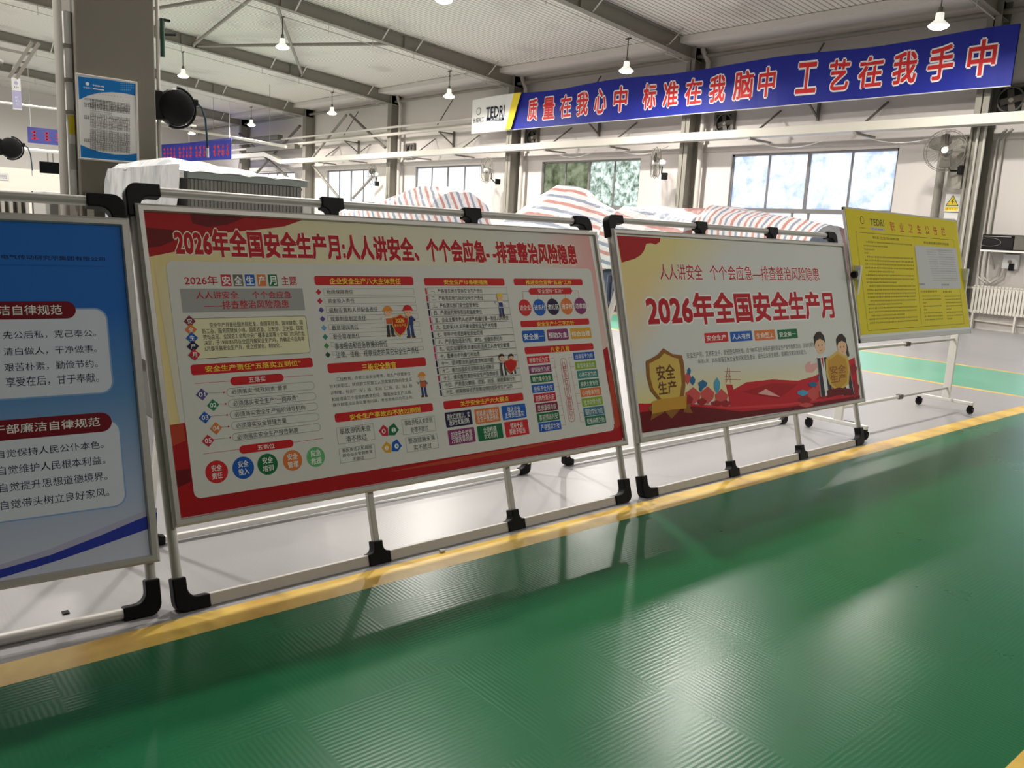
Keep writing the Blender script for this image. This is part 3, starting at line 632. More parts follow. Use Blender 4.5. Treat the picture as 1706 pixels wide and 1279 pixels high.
["P",[[2.1885,1.3633],[2.2072,1.3812],[2.5435,1.383],[2.5576,1.3632],[2.538,1.3427],[2.2019,1.3407]],"hred","print"],
["T","安全宣传“五进”",[2.2644,1.3488,2.4728,1.3747],"white",0.006,None,0,"print"],
["L",[[2.1905,1.3614],[2.141,1.3599],[2.1403,1.3127]],"hred",0.0015,"print"],
["L",[[2.555,1.3633],[2.6085,1.3639],[2.6054,1.3167]],"hred",0.0015,"print"],
["L",[[2.258,1.3412],[2.2559,1.3113]],"hred",0.0015,"print"],
["L",[[2.3686,1.3403],[2.3681,1.3127]],"hred",0.0015,"print"],
["L",[[2.4865,1.3412],[2.4864,1.3151]],"hred",0.0015,"print"],
["D",[2.1427,1.2636],0.0498,"crim2",28,"print"],
["T","进企业",[2.1016,1.2485,2.1868,1.2794],"white",0.015,None,0,"print"],
["D",[2.2587,1.2633],0.0506,"blu",28,"print"],
["T","进农村",[2.2163,1.248,2.3041,1.2794],"white",0.015,None,0,"print"],
["D",[2.3712,1.265],0.0513,"nvy2",28,"print"],
["T","进社区",[2.3276,1.2494,2.4178,1.2813],"white",0.015,None,0,"print"],
["D",[2.488,1.2658],0.052,"org",28,"print"],
["T","进学校",[2.4432,1.25,2.5361,1.2823],"white",0.015,None,0,"print"],
["D",[2.607,1.2666],0.0528,"mar2",28,"print"],
["T","进家庭",[2.5609,1.2505,2.6565,1.2833],"white",0.015,None,0,"print"],
["R",[2.0899,1.1468,2.6644,1.1859],"hred",0.012,0,"print"],
["T","安全生产十二字方针",[2.2204,1.1492,2.5286,1.1759],"yel",0.02,None,0,"print"],
["R",[2.0904,1.0562,2.2694,1.1267],"blu",0.01,0,"print"],
["T","安全第一",[2.1005,1.0711,2.2578,1.1069],"white",0.02,None,0,"print"],
["R",[2.2893,1.0586,2.4656,1.1277],"mar2",0.01,0,"print"],
["T","预防为主",[2.2999,1.0739,2.4535,1.1074],"white",0.02,None,0,"print"],
["R",[2.4859,1.0604,2.6678,1.1282],"amb",0.01,0,"print"],
["T","综合治理",[2.4971,1.076,2.6551,1.1074],"white",0.02,None,0,"print"],
["R",[2.0928,0.9864,2.6698,1.0288],"hred",0.012,0,"print"],
["T","八 安 八 险",[2.299,0.9879,2.4578,1.0214],"yel",0.02,None,0,"print"],
["R",[2.1007,0.9273,2.2795,0.9725],"crim2",0,0,"print"],
["T","遵章守纪为安",[2.1163,0.9344,2.2663,0.9628],"white",0.004,None,0,"print"],
["L",[[2.2866,0.9513],[2.3173,0.9522]],"hred",0.0015,"print"],
["R",[2.104,0.8695,2.2828,0.916],"mar2",0,0,"print"],
["T","谨慎操作为安",[2.1196,0.8767,2.2696,0.9062],"white",0.004,None,0,"print"],
["L",[[2.2899,0.8933],[2.3206,0.8941]],"hred",0.0015,"print"],
["R",[2.1051,0.8127,2.2838,0.8605],"grn",0,0,"print"],
["T","精力集中为安",[2.1207,0.82,2.2707,0.8506],"white",0.004,None,0,"print"],
["L",[[2.2909,0.8365],[2.3216,0.837]],"hred",0.0015,"print"],
["R",[2.1059,0.7543,2.2846,0.8033],"blu",0,0,"print"],
["T","劳保齐全为安",[2.1215,0.7616,2.2714,0.7933],"white",0.004,None,0,"print"],
["L",[[2.2917,0.778],[2.3223,0.7782]],"hred",0.0015,"print"],
["R",[2.1093,0.6974,2.288,0.7477],"crim",0,0,"print"],
["T","防微杜渐为安",[2.1249,0.7048,2.2749,0.7376],"white",0.004,None,0,"print"],
["L",[[2.2951,0.721],[2.3258,0.7211]],"hred",0.0015,"print"],
["R",[2.1135,0.6387,2.2923,0.6903],"mar",0,0,"print"],
["T","思想重视为安",[2.1291,0.6462,2.2792,0.68],"white",0.004,None,0,"print"],
["L",[[2.2994,0.6622],[2.3302,0.662]],"hred",0.0015,"print"],
["R",[2.1143,0.5803,2.2931,0.6332],"grn",0,0,"print"],
["T","事前预防为安",[2.1299,0.5879,2.2799,0.6228],"white",0.004,None,0,"print"],
["L",[[2.3002,0.6038],[2.3309,0.6034]],"hred",0.0015,"print"],
["R",[2.1174,0.5217,2.2962,0.5759],"blu",0,0,"print"],
["T","严格要求为安",[2.133,0.5295,2.283,0.5655],"white",0.004,None,0,"print"],
["L",[[2.3033,0.5451],[2.334,0.5445]],"hred",0.0015,"print"],
["R",[2.482,0.9285,2.6658,0.9751],"blu",0,0,"print"],
["T","违章蛮干为险",[2.4978,0.9368,2.6515,0.965],"white",0.004,None,0,"print"],
["L",[[2.4434,0.9477],[2.4741,0.9488]],"hred",0.0015,"print"],
["R",[2.4855,0.8687,2.6694,0.9167],"lime",0,0,"print"],
["T","盲目求快为险",[2.5014,0.8772,2.6551,0.9065],"white",0.004,None,0,"print"],
["L",[[2.4469,0.8896],[2.4776,0.8904]],"hred",0.0015,"print"],
["R",[2.4909,0.8116,2.6749,0.8609],"teal",0,0,"print"],
["T","心神不定为险",[2.5067,0.8202,2.6606,0.8506],"white",0.004,None,0,"print"],
["L",[[2.4523,0.8341],[2.483,0.8347]],"hred",0.0015,"print"],
["R",[2.4919,0.7521,2.6759,0.8026],"dteal",0,0,"print"],
["T","麻痹大意为险",[2.5078,0.7608,2.6616,0.7922],"white",0.004,None,0,"print"],
["L",[[2.4533,0.7761],[2.484,0.7765]],"hred",0.0015,"print"],
["R",[2.4961,0.6961,2.6802,0.7478],"org",0,0,"print"],
["T","心存侥幸为险",[2.512,0.7048,2.6659,0.7373],"white",0.004,None,0,"print"],
["L",[[2.4575,0.7216],[2.4883,0.7218]],"hred",0.0015,"print"],
["R",[2.497,0.6357,2.681,0.6887],"lime",0,0,"print"],
["T","技术欠佳为险",[2.5129,0.6445,2.6667,0.6781],"white",0.004,None,0,"print"],
["L",[[2.4584,0.6628],[2.4891,0.6627]],"hred",0.0015,"print"],
["R",[2.499,0.5752,2.6831,0.6296],"teal2",0,0,"print"],
["T","冒险作业为险",[2.5149,0.5842,2.6688,0.6188],"white",0.004,None,0,"print"],
["L",[[2.4604,0.604],[2.4912,0.6037]],"hred",0.0015,"print"],
["R",[2.5015,0.5166,2.6855,0.5723],"dteal",0,0,"print"],
["T","松懈麻痹为险",[2.5174,0.5257,2.6712,0.5614],"white",0.004,None,0,"print"],
["L",[[2.4629,0.5469],[2.4936,0.5464]],"hred",0.0015,"print"],
["L",[[2.3159,0.945],[2.3347,0.5417]],"hred",0.0015,"print"],
["L",[[2.4407,0.947],[2.464,0.5459]],"hred",0.0015,"print"],
["R",[2.3655,0.5554,2.4175,0.9467],"hred",0.02,0.003,"print"],
["T","八种安全行为与八种危险行为",[2.3745,0.5754,2.4085,0.9267],"tred",0.004,None,1,"print"]],
'month': [
["P",[[0.045,1.722],[2.9709,1.7264],[2.8986,0.3822],[0.0404,0.4239]],"paper2","print"],
["Q",[[0.0374,1.2171],[0.5965,1.2264],[0.631,1.7224],[0.0448,1.7212]],["peach","paper2","ylw","ylw"],"print"],
["Q",[[0.5965,1.2264],[1.3109,1.2357],[1.4195,1.7231],[0.631,1.7224]],["paper2","paper2","paper2","ylw"],"print"],
["Q",[[0.0558,0.821],[0.4522,0.8355],[0.5965,1.2264],[0.0374,1.2171]],["paper2","paper2","paper2","peach"],"print"],
["P",[[0.0451,1.721],[0.487,1.721],[0.4747,1.6935],[0.4264,1.6739],[0.3771,1.6813],[0.3291,1.6753],[0.3009,1.6324],[0.2614,1.5984],[0.1909,1.5695],[0.0585,1.5421]],"silk","print"],
["T","人人讲安全",[0.431,1.4305,0.9047,1.5418],"tred",0.008,"white",0,"title_lettering"],
["T","个个会应急—排查整治风险隐患",[0.9932,1.4295,2.504,1.5415],"tred",0.008,"white",0,"title_lettering"],
["T","2026年全国安全生产月",[0.25,1.1151,2.6667,1.335],"tred",0.045,"white",0,"title_lettering"],
["R",[0.8334,0.9755,1.1146,1.0473],"crim2",0.008,0,"print"],
["T","安全生产",[0.8559,0.9909,1.0901,1.0289],"white",0.015,None,0,"print"],
["R",[1.142,0.9707,1.4189,1.0453],"blu",0.008,0,"print"],
["T","人人有责",[1.166,0.9867,1.3928,1.0263],"white",0.015,None,0,"print"],
["R",[1.4506,0.9661,1.7321,1.0439],"org",0.008,0,"print"],
["T","生命至上",[1.4761,0.9826,1.7043,1.0243],"white",0.015,None,0,"print"],
["R",[1.7653,0.9631,2.0518,1.0391],"grn",0.008,0,"print"],
["T","安全第一",[1.7925,0.9801,2.0223,1.0189],"white",0.015,None,0,"print"],
["T","安全生产月，又称安全月，是经国务院批准，自1980年起在全国开展的安全生产宣传教育活动，活动时间为",[0.6064,0.8782,2.2824,0.9184],"ink",0.0,None,0,"print"],
["T","每年6月，旨在增强全民安全意识和应急意识，提升公众安全素质，提高防灾减灾救灾能力。",[0.7228,0.826,2.1521,0.8662],"ink",0.0,None,0,"print"],
["Q",[[0.042,0.6061],[2.9248,0.4794],[2.9168,0.7648],[0.0013,0.8636]],["ylw","glow","paper2","paper2"],"print"],
["P",[[0.044,0.6165],[0.5346,0.5691],[1.028,0.5082],[1.0096,0.6672],[1.0907,0.6573],[1.0928,0.6214],[1.265,0.6621],[1.608,0.6587],[1.9682,0.6218],[2.192,0.6385],[2.4037,0.6709],[2.9149,0.7578],[2.9039,0.3817],[0.0404,0.424]],"bred","print"],
["P",[[1.1883,0.5955],[1.6014,0.6303],[1.9613,0.5937],[1.6615,0.5055],[1.3878,0.5543]],"silk","print"],
["P",[[1.5048,0.5941],[1.6866,0.516],[1.3905,0.5664]],"pinkish","print"],
["P",[[0.0455,0.558],[0.6014,0.546],[1.1567,0.4541],[1.7567,0.427],[2.9152,0.4233],[2.9035,0.3803],[0.0419,0.4238]],"silkd","print"],
["P",[[0.5346,0.5691],[1.0263,0.5],[1.7642,0.4582],[2.5546,0.4405],[1.7597,0.4394],[1.023,0.485]],"bred2","print"],
["L",[[1.0141,0.7604],[1.2119,0.7471]],"silk",0.003,"print"],
["L",[[1.006,0.7231],[1.084,0.7175]],"silk",0.003,"print"],
["L",[[1.0015,0.7021],[1.1986,0.6876]],"silk",0.003,"print"],
["L",[[1.0531,0.7852],[1.0101,0.6695]],"silk",0.004,"print"],
["L",[[1.0766,0.7837],[1.0665,0.6652]],"silk",0.004,"print"],
["L",[[1.0165,0.6809],[1.0676,0.7247],[1.0376,0.7505]],"silk",0.003,"print"],
["P",[[0.6284,0.6762],[0.7056,0.626],[0.6793,0.5843],[0.603,0.5537],[0.5353,0.6002],[0.5357,0.6434]],"petal","flower_print#30"],
["P",[[0.7928,0.6689],[0.8616,0.6187],[0.8365,0.5761],[0.7664,0.5443],[0.706,0.5908],[0.7075,0.6347]],"petal","flower_print#31"],
["P",[[0.5651,0.6305],[0.6124,0.5987],[0.5961,0.5725],[0.5491,0.5531],[0.5073,0.5825],[0.5076,0.6099]],"petald","flower_print#32"],
["P",[[0.7121,0.5951],[0.7626,0.5705],[0.7474,0.5518],[0.7003,0.5389],[0.6555,0.5616],[0.6542,0.5817]],"petald","flower_print#33"],
["P",[[0.9487,0.639],[1.0159,0.588],[0.9907,0.5447],[0.9213,0.5123],[0.8622,0.5595],[0.8642,0.6042]],"petal","flower_print#34"],
["P",[[0.8745,0.5634],[0.9373,0.5413],[0.9205,0.5265],[0.8647,0.5177],[0.8092,0.538],[0.8061,0.5544]],"petald","flower_print#35"],
["P",[[0.9795,0.5563],[1.0433,0.5324],[1.0257,0.5157],[0.9684,0.5055],[0.912,0.5276],[0.9092,0.5459]],"petald","flower_print#36"],
["P",[[0.5901,0.7867],[0.6226,0.7527],[0.6083,0.722],[0.5717,0.6976],[0.5429,0.7291],[0.5454,0.7605]],"petal","flower_print#37"],
["P",[[0.6124,0.817],[0.6296,0.7952],[0.6211,0.7751],[0.6005,0.7588],[0.5852,0.779],[0.5873,0.7995]],"lf","flower_print#38"],
["P",[[0.6393,0.7549],[0.6667,0.7291],[0.6553,0.706],[0.6254,0.6878],[0.6012,0.7118],[0.6028,0.7354]],"lf","flower_print#39"],
["P",[[0.7475,0.7197],[0.7943,0.6935],[0.7792,0.6721],[0.7342,0.6563],[0.6928,0.6805],[0.6923,0.7029]],"lf","flower_print#40"],
["P",[[0.7166,0.6784],[0.7355,0.6624],[0.7281,0.6485],[0.7081,0.6378],[0.6913,0.6526],[0.6921,0.6669]],"lf","flower_print#41"],
["P",[[0.9153,0.7261],[0.9442,0.6812],[0.9276,0.6397],[0.8895,0.6064],[0.864,0.6479],[0.8692,0.6899]],"lf2","flower_print#42"],
["P",[[2.0336,0.4963],[2.128,0.4622],[2.1014,0.4387],[2.0158,0.4245],[1.9328,0.4559],[1.9291,0.4817]],"petald","flower_print#43"],
["P",[[2.1846,0.5591],[2.2728,0.5099],[2.2424,0.4703],[2.1551,0.4421],[2.0777,0.4876],[2.0782,0.529]],"petal","flower_print#44"],
["P",[[2.2984,0.6107],[2.3631,0.5633],[2.3373,0.5228],[2.2683,0.4922],[2.2112,0.536],[2.2143,0.5778]],"petal","flower_print#45"],
["P",[[2.0437,0.439],[2.1484,0.4155],[2.1232,0.404],[2.0341,0.4006],[1.9419,0.422],[1.9346,0.4363]],"petal","flower_print#46"],
["P",[[2.0169,0.5462],[2.0959,0.5213],[2.0746,0.5046],[2.0042,0.4949],[1.9344,0.5178],[1.9306,0.5363]],"lf2","flower_print#47"],
["P",[[2.1822,0.5992],[2.2469,0.5775],[2.2289,0.562],[2.1704,0.5523],[2.1131,0.5723],[2.1104,0.5892]],"lf","flower_print#48"],
["P",[[2.314,0.6419],[2.3555,0.6238],[2.3426,0.6096],[2.3032,0.5996],[2.2663,0.6163],[2.2656,0.6313]],"lf","flower_print#49"],
["P",[[2.3174,0.5352],[2.3721,0.4976],[2.3511,0.4663],[2.2939,0.443],[2.2456,0.4777],[2.2475,0.5103]],"petald","flower_print#50"],
["P",[[2.864,0.5693],[2.9261,0.5049],[2.8945,0.4478],[2.8191,0.4033],[2.7647,0.4628],[2.7725,0.5212]],"petald","flower_print#51"],
["P",[[2.8738,0.7104],[2.933,0.6669],[2.9084,0.6286],[2.8438,0.599],[2.7917,0.6393],[2.7952,0.6785]],"petald","flower_print#52"],
["P",[[2.0918,0.7314],[2.1483,0.7611],[2.1994,0.7673],[2.1799,0.7392],[2.282,0.7463],[2.2911,0.7121],[2.2003,0.6712],[2.1036,0.6805]],"pinkish","print"],
["P",[[0.3623,0.9622],[0.2953,0.9217],[0.1696,0.8853],[0.1574,0.789],[0.1758,0.6906],[0.2442,0.6198],[0.3616,0.5322],[0.5048,0.5965],[0.546,0.694],[0.5611,0.8282],[0.5531,0.902],[0.4479,0.919]],"goldd","gold_shield#1"],
["P",[[0.3642,0.929],[0.3159,0.8986],[0.1987,0.8673],[0.1896,0.7868],[0.2052,0.699],[0.2637,0.6344],[0.3681,0.5646],[0.4662,0.6222],[0.5065,0.7083],[0.5151,0.8199],[0.5067,0.8821],[0.4435,0.8969]],"gold","gold_shield#1"],
["T","安全",[0.2611,0.7517,0.4489,0.8493],"brn",0.03,None,0,"gold_shield#1"],
["T","生产",[0.2592,0.6518,0.446,0.7382],"brn",0.03,None,0,"gold_shield#1"],
["P",[[0.2746,0.5626],[0.4678,0.5441],[0.3519,0.4838]],"goldd","gold_shield#1"],
["P",[[0.1652,0.5946],[0.126,0.5768],[0.1639,0.5463],[0.1377,0.4953],[0.2858,0.5342],[0.2953,0.5824]],"goldd","gold_shield#1"],
["P",[[0.5067,0.5627],[0.5789,0.5673],[0.5632,0.5349],[0.588,0.4987],[0.488,0.5142]],"goldd","gold_shield#1"],
["P",[[0.1774,0.615],[0.2705,0.6262],[0.3885,0.6234],[0.5459,0.6243],[0.5209,0.5367],[0.3726,0.5444],[0.1619,0.5357]],"gold2","gold_shield#1"],
["W",[2.37,0.741],0.5475,"boy","cartoon_child"],
["W",[2.7214,0.7127],0.5373,"girl","cartoon_child"],
["P",[[2.6298,0.8294],[2.5418,0.7995],[2.4244,0.7718],[2.4003,0.6576],[2.4273,0.5604],[2.5504,0.4752],[2.7433,0.5361],[2.7982,0.6586],[2.7923,0.7717],[2.7017,0.7936]],"gold","gold_shield#2"],
["P",[[2.6226,0.802],[2.5496,0.7783],[2.4569,0.7562],[2.436,0.6551],[2.4564,0.5718],[2.5574,0.5022],[2.7145,0.5523],[2.76,0.6611],[2.7541,0.7528],[2.692,0.7773]],"gold2","gold_shield#2"],
["T","安全",[2.4646,0.6379,2.729,0.7051],"goldd",0.03,None,0,"gold_shield#2"],
["T","生产",[2.4581,0.5638,2.7093,0.629],"goldd",0.03,None,0,"gold_shield#2"],
["P",[[2.3753,0.5102],[2.5752,0.5187],[2.7866,0.4905],[2.7718,0.4356],[2.5596,0.4593],[2.3727,0.4495]],"silkd","gold_shield#2"]],
'integrity': [
["G",[-0.994,0.2348,0.006,1.6449],["navy1","navy1","blue2","lav","lav2"],"print"],
["T","天水电气传动研究所集团有限公司",[-0.5256,1.4894,-0.0937,1.5077],"inkn",0.012,None,0,"print"],
["T","TIANSHUI ELECTRIC DRIVE RESEARCH INSTITUTE GROUP CO.,LTD.",[-0.5056,1.4637,-0.0958,1.4687],"inkb",0.0,None,0,"print"],
["R",[-0.904,0.936,-0.1036,1.2929],"lblu2",0.05,0,"print"],
["R",[-0.898,0.942,-0.1096,1.2869],"lavw",0.045,0,"print"],
["R",[-0.904,0.4676,-0.0932,0.8283],"lblu2",0.05,0,"print"],
["R",[-0.898,0.4736,-0.0992,0.8223],"lavw",0.045,0,"print"],
["R",[-0.7679,1.2502,-0.22,1.3213],"maroon",0.06,0,"print"],
["R",[-0.8642,0.7804,-0.1237,0.8594],"maroon",0.06,0,"print"],
["T","党员廉洁自律规范",[-0.6283,1.2667,-0.2703,1.3063],"white",0.01,None,0,"print"],
["T","党员领导干部廉洁自律规范",[-0.7366,0.8047,-0.1687,0.841],"white",0.01,None,0,"print"],
["T","坚持公私分明，先公后私，克己奉公。",[-0.7307,1.1729,-0.153,1.2037],"inkn",0.004,None,0,"print"],
["T","坚持崇廉拒腐，清白做人，干净做事。",[-0.7325,1.1078,-0.1553,1.1393],"inkn",0.004,None,0,"print"],
["T","坚持尚俭戒奢，艰苦朴素，勤俭节约。",[-0.734,1.0456,-0.1574,1.0787],"inkn",0.004,None,0,"print"],
["T","坚持吃苦在前，享受在后，甘于奉献。",[-0.7344,0.9846,-0.1576,1.0238],"inkn",0.004,None,0,"print"],
["T","廉洁从政，自觉保持人民公仆本色。",[-0.7272,0.7127,-0.1622,0.745],"inkn",0.004,None,0,"print"],
["T","廉洁用权，自觉维护人民根本利益。",[-0.726,0.648,-0.161,0.6833],"inkn",0.004,None,0,"print"],
["T","廉洁修身，自觉提升思想道德境界。",[-0.7269,0.5822,-0.1589,0.6179],"inkn",0.004,None,0,"print"],
["T","廉洁齐家，自觉带头树立良好家风。",[-0.7288,0.5156,-0.1578,0.5517],"inkn",0.004,None,0,"print"],
["P",[[-0.994,0.3446],[-0.7888,0.3062],[-0.5551,0.3128],[-0.3852,0.3417],[-0.2026,0.3894],[-0.0475,0.431],[0.0204,0.4414],[0.0179,0.4124],[-0.0501,0.4002],[-0.2052,0.3575],[-0.3874,0.3128],[-0.5567,0.2905],[-0.79,0.2884],[-0.994,0.3275]],"lav3","print"],
["P",[[-0.994,0.3275],[-0.79,0.2884],[-0.5564,0.2942],[-0.387,0.3176],[-0.2048,0.3625],[-0.0496,0.4063],[0.0188,0.4227],[0.0149,0.3666],[-0.1609,0.3315],[-0.3452,0.2951],[-0.4754,0.2745],[-0.5587,0.2625],[-0.7924,0.2527],[-0.994,0.2847]],"wblue","print"]],
'yellow': [
["P",[[0.02,0.9549],[2.36,0.9549],[2.36,2.0791],[0.02,2.0791]],"ybg","print"],
["D",[0.3031,1.9874],0.0362,"inky",20,"print"],
["D",[0.3031,1.9874],0.0296,"ybg",20,"print"],
["T","长城电工",[0.2344,1.9104,0.3623,1.9225],"inky",0.0,None,0,"print"],
["T","TEDRI",[0.4509,1.9494,0.717,2.008],"inky",0.018,None,0,"print"],
["R",[0.4369,1.9071,0.7092,1.9284],"lav3",0,0,"print"],
["T","天水电传",[0.4658,1.911,0.6822,1.9231],"inky",0,None,0,"print"],
["T","职　业　卫　生　公　告　栏",[0.8367,1.9093,2.0431,1.9991],"tred",0.01,None,0,"print"],
["R",[0.1581,0.9876,2.2308,1.8758],"inky",0,0.004,"print"],
["T","职业卫生管理制度",[0.4628,1.8241,0.9814,1.8473],"inky",0.0,None,0,"print"],
["T","职业病危害因素检测结果",[1.5102,1.8102,2.0959,1.837],"inky",0.0,None,0,"print"],
["R",[1.296,1.3608,2.2698,1.7892],"gsheet",0,0,"print"],
["S",[0.3216,1.7845,1.2464,1.7985],"inky",31,1.0,"print"],
["S",[0.2718,1.7492,0.7355,1.7632],"inky",16,1.0,"print"],
["S",[0.2684,1.7156,0.4723,1.7296],"inky",8,1.0,"print"],
["S",[0.265,1.682,0.3626,1.696],"inky",4,1.0,"print"],
["S",[0.3078,1.6494,1.231,1.6634],"inky",31,1.0,"print"],
["S",[0.2582,1.6148,1.2271,1.6288],"inky",31,1.0,"print"],
["S",[0.2548,1.5813,1.2233,1.5953],"inky",32,1.0,"print"],
["S",[0.2514,1.5478,1.2194,1.5618],"inky",32,1.0,"print"],
["S",[0.2941,1.5148,0.7986,1.5288],"inky",20,1.0,"print"],
["S",[0.2446,1.4808,1.2118,1.4948],"inky",32,1.0,"print"],
["S",[0.2412,1.4474,1.208,1.4614],"inky",32,1.0,"print"],
["S",[0.2378,1.414,0.8258,1.428],"inky",21,1.0,"print"],
["S",[0.2804,1.3806,1.2003,1.3946],"inky",33,1.0,"print"],
["S",[0.231,1.3473,1.1965,1.3613],"inky",33,1.0,"print"],
["S",[0.2276,1.3139,1.1927,1.3279],"inky",33,1.0,"print"],
["S",[0.2242,1.2806,1.1889,1.2946],"inky",33,1.0,"print"],
["S",[0.2667,1.2468,1.185,1.2608],"inky",33,1.0,"print"],
["S",[0.2174,1.2141,0.8805,1.2281],"inky",25,1.0,"print"],
["S",[0.2141,1.1809,1.1774,1.1949],"inky",34,1.0,"print"],
["S",[0.2107,1.1477,1.1736,1.1617],"inky",34,1.0,"print"],
["S",[0.2531,1.1134,0.9081,1.1274],"inky",26,1.0,"print"],
["S",[0.2039,1.0813,1.166,1.0953],"inky",34,1.0,"print"],
["S",[0.2006,1.0482,1.1622,1.0622],"inky",34,1.0,"print"],
["S",[1.5464,1.7498,2.1475,1.7578],"gsh2",18,1.0,"print"],
["S",[1.5517,1.7261,1.7642,1.7341],"gsh2",18,1.0,"print"],
["S",[1.5569,1.7023,1.7696,1.7103],"gsh2",18,1.0,"print"],
["S",[1.5621,1.6785,2.1645,1.6865],"gsh2",18,1.0,"print"],
["S",[1.5674,1.6547,1.7804,1.6627],"gsh2",18,1.0,"print"],
["S",[1.5726,1.6309,1.7858,1.6389],"gsh2",18,1.0,"print"],
["S",[1.5778,1.6071,2.1816,1.6151],"gsh2",18,1.0,"print"],
["S",[1.5831,1.5832,1.7966,1.5912],"gsh2",18,1.0,"print"],
["S",[1.5883,1.5594,1.802,1.5674],"gsh2",18,1.0,"print"],
["S",[1.5936,1.5355,2.1988,1.5435],"gsh2",18,1.0,"print"],
["S",[1.5989,1.5116,1.8129,1.5196],"gsh2",18,1.0,"print"],
["S",[1.6041,1.4877,1.8183,1.4957],"gsh2",18,1.0,"print"],
["S",[1.6094,1.4638,2.216,1.4718],"gsh2",18,1.0,"print"],
["S",[1.6147,1.4398,1.8292,1.4478],"gsh2",18,1.0,"print"],
["S",[1.8116,1.7571,2.1921,1.7651],"gsh2",10,1.0,"print"],
["S",[1.8128,1.7328,2.1933,1.7408],"gsh2",10,1.0,"print"],
["S",[1.814,1.7085,2.1946,1.7165],"gsh2",10,1.0,"print"],
["S",[1.8151,1.6841,2.1958,1.6921],"gsh2",10,1.0,"print"],
["S",[1.8163,1.6598,2.1971,1.6678],"gsh2",10,1.0,"print"],
["S",[1.8175,1.6354,2.1983,1.6434],"gsh2",10,1.0,"print"],
["S",[1.8187,1.6111,2.1995,1.6191],"gsh2",10,1.0,"print"],
["S",[1.8199,1.5867,2.2008,1.5947],"gsh2",10,1.0,"print"],
["S",[1.8211,1.5624,2.202,1.5704],"gsh2",10,1.0,"print"],
["S",[1.8223,1.538,2.2033,1.546],"gsh2",10,1.0,"print"],
["S",[1.8235,1.5137,2.2045,1.5217],"gsh2",10,1.0,"print"],
["S",[1.8247,1.4893,2.2058,1.4973],"gsh2",10,1.0,"print"],
["S",[1.8259,1.465,2.207,1.473],"gsh2",10,1.0,"print"],
["S",[1.8271,1.4406,2.2082,1.4486],"gsh2",10,1.0,"print"],
["T","检测机构",[1.2873,1.395,1.411,1.4161],"inky",0,None,0,"print"],
["T","检测日期",[1.7961,1.3894,1.9688,1.4114],"inky",0,None,0,"print"],
["S",[1.2949,1.3236,1.6769,1.3436],"inky",10,1.0,"print"],
["S",[1.8006,1.3174,2.0143,1.3374],"inky",6,1.0,"print"],
["S",[1.3248,1.2811,1.7456,1.2941],"inky",12,1.0,"print"],
["S",[1.8377,1.2749,2.2306,1.2879],"inky",11,1.0,"print"],
["S",[1.3231,1.2477,1.7437,1.2607],"inky",12,1.0,"print"],
["S",[1.8363,1.2419,2.2291,1.2549],"inky",11,1.0,"print"],
["S",[1.3214,1.2143,1.3961,1.2273],"inky",12,1.0,"print"],
["S",[1.8349,1.209,2.2276,1.222],"inky",11,1.0,"print"],
["S",[1.3196,1.1809,1.74,1.1939],"inky",12,1.0,"print"],
["S",[1.8336,1.176,2.2261,1.189],"inky",11,1.0,"print"],
["S",[1.3179,1.1475,1.3926,1.1605],"inky",12,1.0,"print"],
["S",[1.8322,1.1431,1.9518,1.1561],"inky",11,1.0,"print"],
["S",[1.3162,1.1141,1.7362,1.1271],"inky",12,1.0,"print"],
["S",[1.8308,1.1102,2.2231,1.1232],"inky",11,1.0,"print"],
["S",[1.3144,1.0808,1.7343,1.0938],"inky",12,1.0,"print"],
["S",[1.8294,1.0773,2.2217,1.0903],"inky",11,1.0,"print"],
["S",[1.3127,1.0474,1.7324,1.0604],"inky",12,1.0,"print"],
["S",[1.8281,1.0444,1.9476,1.0574],"inky",11,1.0,"print"],
["L",[[1.296,1.7892],[1.2284,1.0056]],"inky",0.003,"print"]],
'postbox': [1.9901, 2.0854, 2.4592, 2.7683],
'poster': [
["R",[1.9901,2.0854,2.4592,2.7683],"paper2",0,0,"print"],
["P",[[1.9929,2.7611],[2.4598,2.7756],[2.4597,2.6662],[2.3681,2.6738],[2.2617,2.6682],[2.1568,2.6479],[2.0658,2.6111],[1.996,2.5684]],"pblue","print"],
["P",[[1.9876,2.1944],[2.0634,2.1686],[2.1666,2.1449],[2.2723,2.1374],[2.3804,2.1452],[2.4604,2.1642],[2.4585,2.0937],[1.9872,2.0772]],"pblue","print"],
["D",[2.0667,2.7105],0.0145,"white",16,"print"],
["T","长城电工",[2.0317,2.6694,2.1022,2.6855],"white",0,None,0,"print"],
["T","TEDRI",[2.1075,2.6995,2.1999,2.7099],"white",0.04,None,0,"print"],
["R",[2.109,2.6726,2.1991,2.681],"white",0,0,"print"],
["S",[2.1013,2.6369,2.347,2.64],"tred",10,1.0,"print"],
["D",[2.3437,2.7556],0.005,"lblu",6,"print"],
["D",[2.3584,2.7578],0.005,"lblu",6,"print"],
["D",[2.3732,2.76],0.005,"lblu",6,"print"],
["D",[2.388,2.7622],0.005,"lblu",6,"print"],
["D",[2.4028,2.7644],0.005,"lblu",6,"print"],
["D",[2.4177,2.7666],0.005,"lblu",6,"print"],
["D",[2.4326,2.7688],0.005,"lblu",6,"print"],
["D",[2.4475,2.771],0.005,"lblu",6,"print"],
["D",[2.3431,2.7366],0.005,"lblu",6,"print"],
["D",[2.3579,2.7388],0.005,"lblu",6,"print"],
["D",[2.3726,2.7409],0.005,"lblu",6,"print"],
["D",[2.3874,2.7431],0.005,"lblu",6,"print"],
["D",[2.4023,2.7453],0.005,"lblu",6,"print"],
["D",[2.4171,2.7475],0.005,"lblu",6,"print"],
["D",[2.4321,2.7497],0.005,"lblu",6,"print"],
["D",[2.447,2.7519],0.005,"lblu",6,"print"],
["D",[2.3426,2.7176],0.005,"lblu",6,"print"],
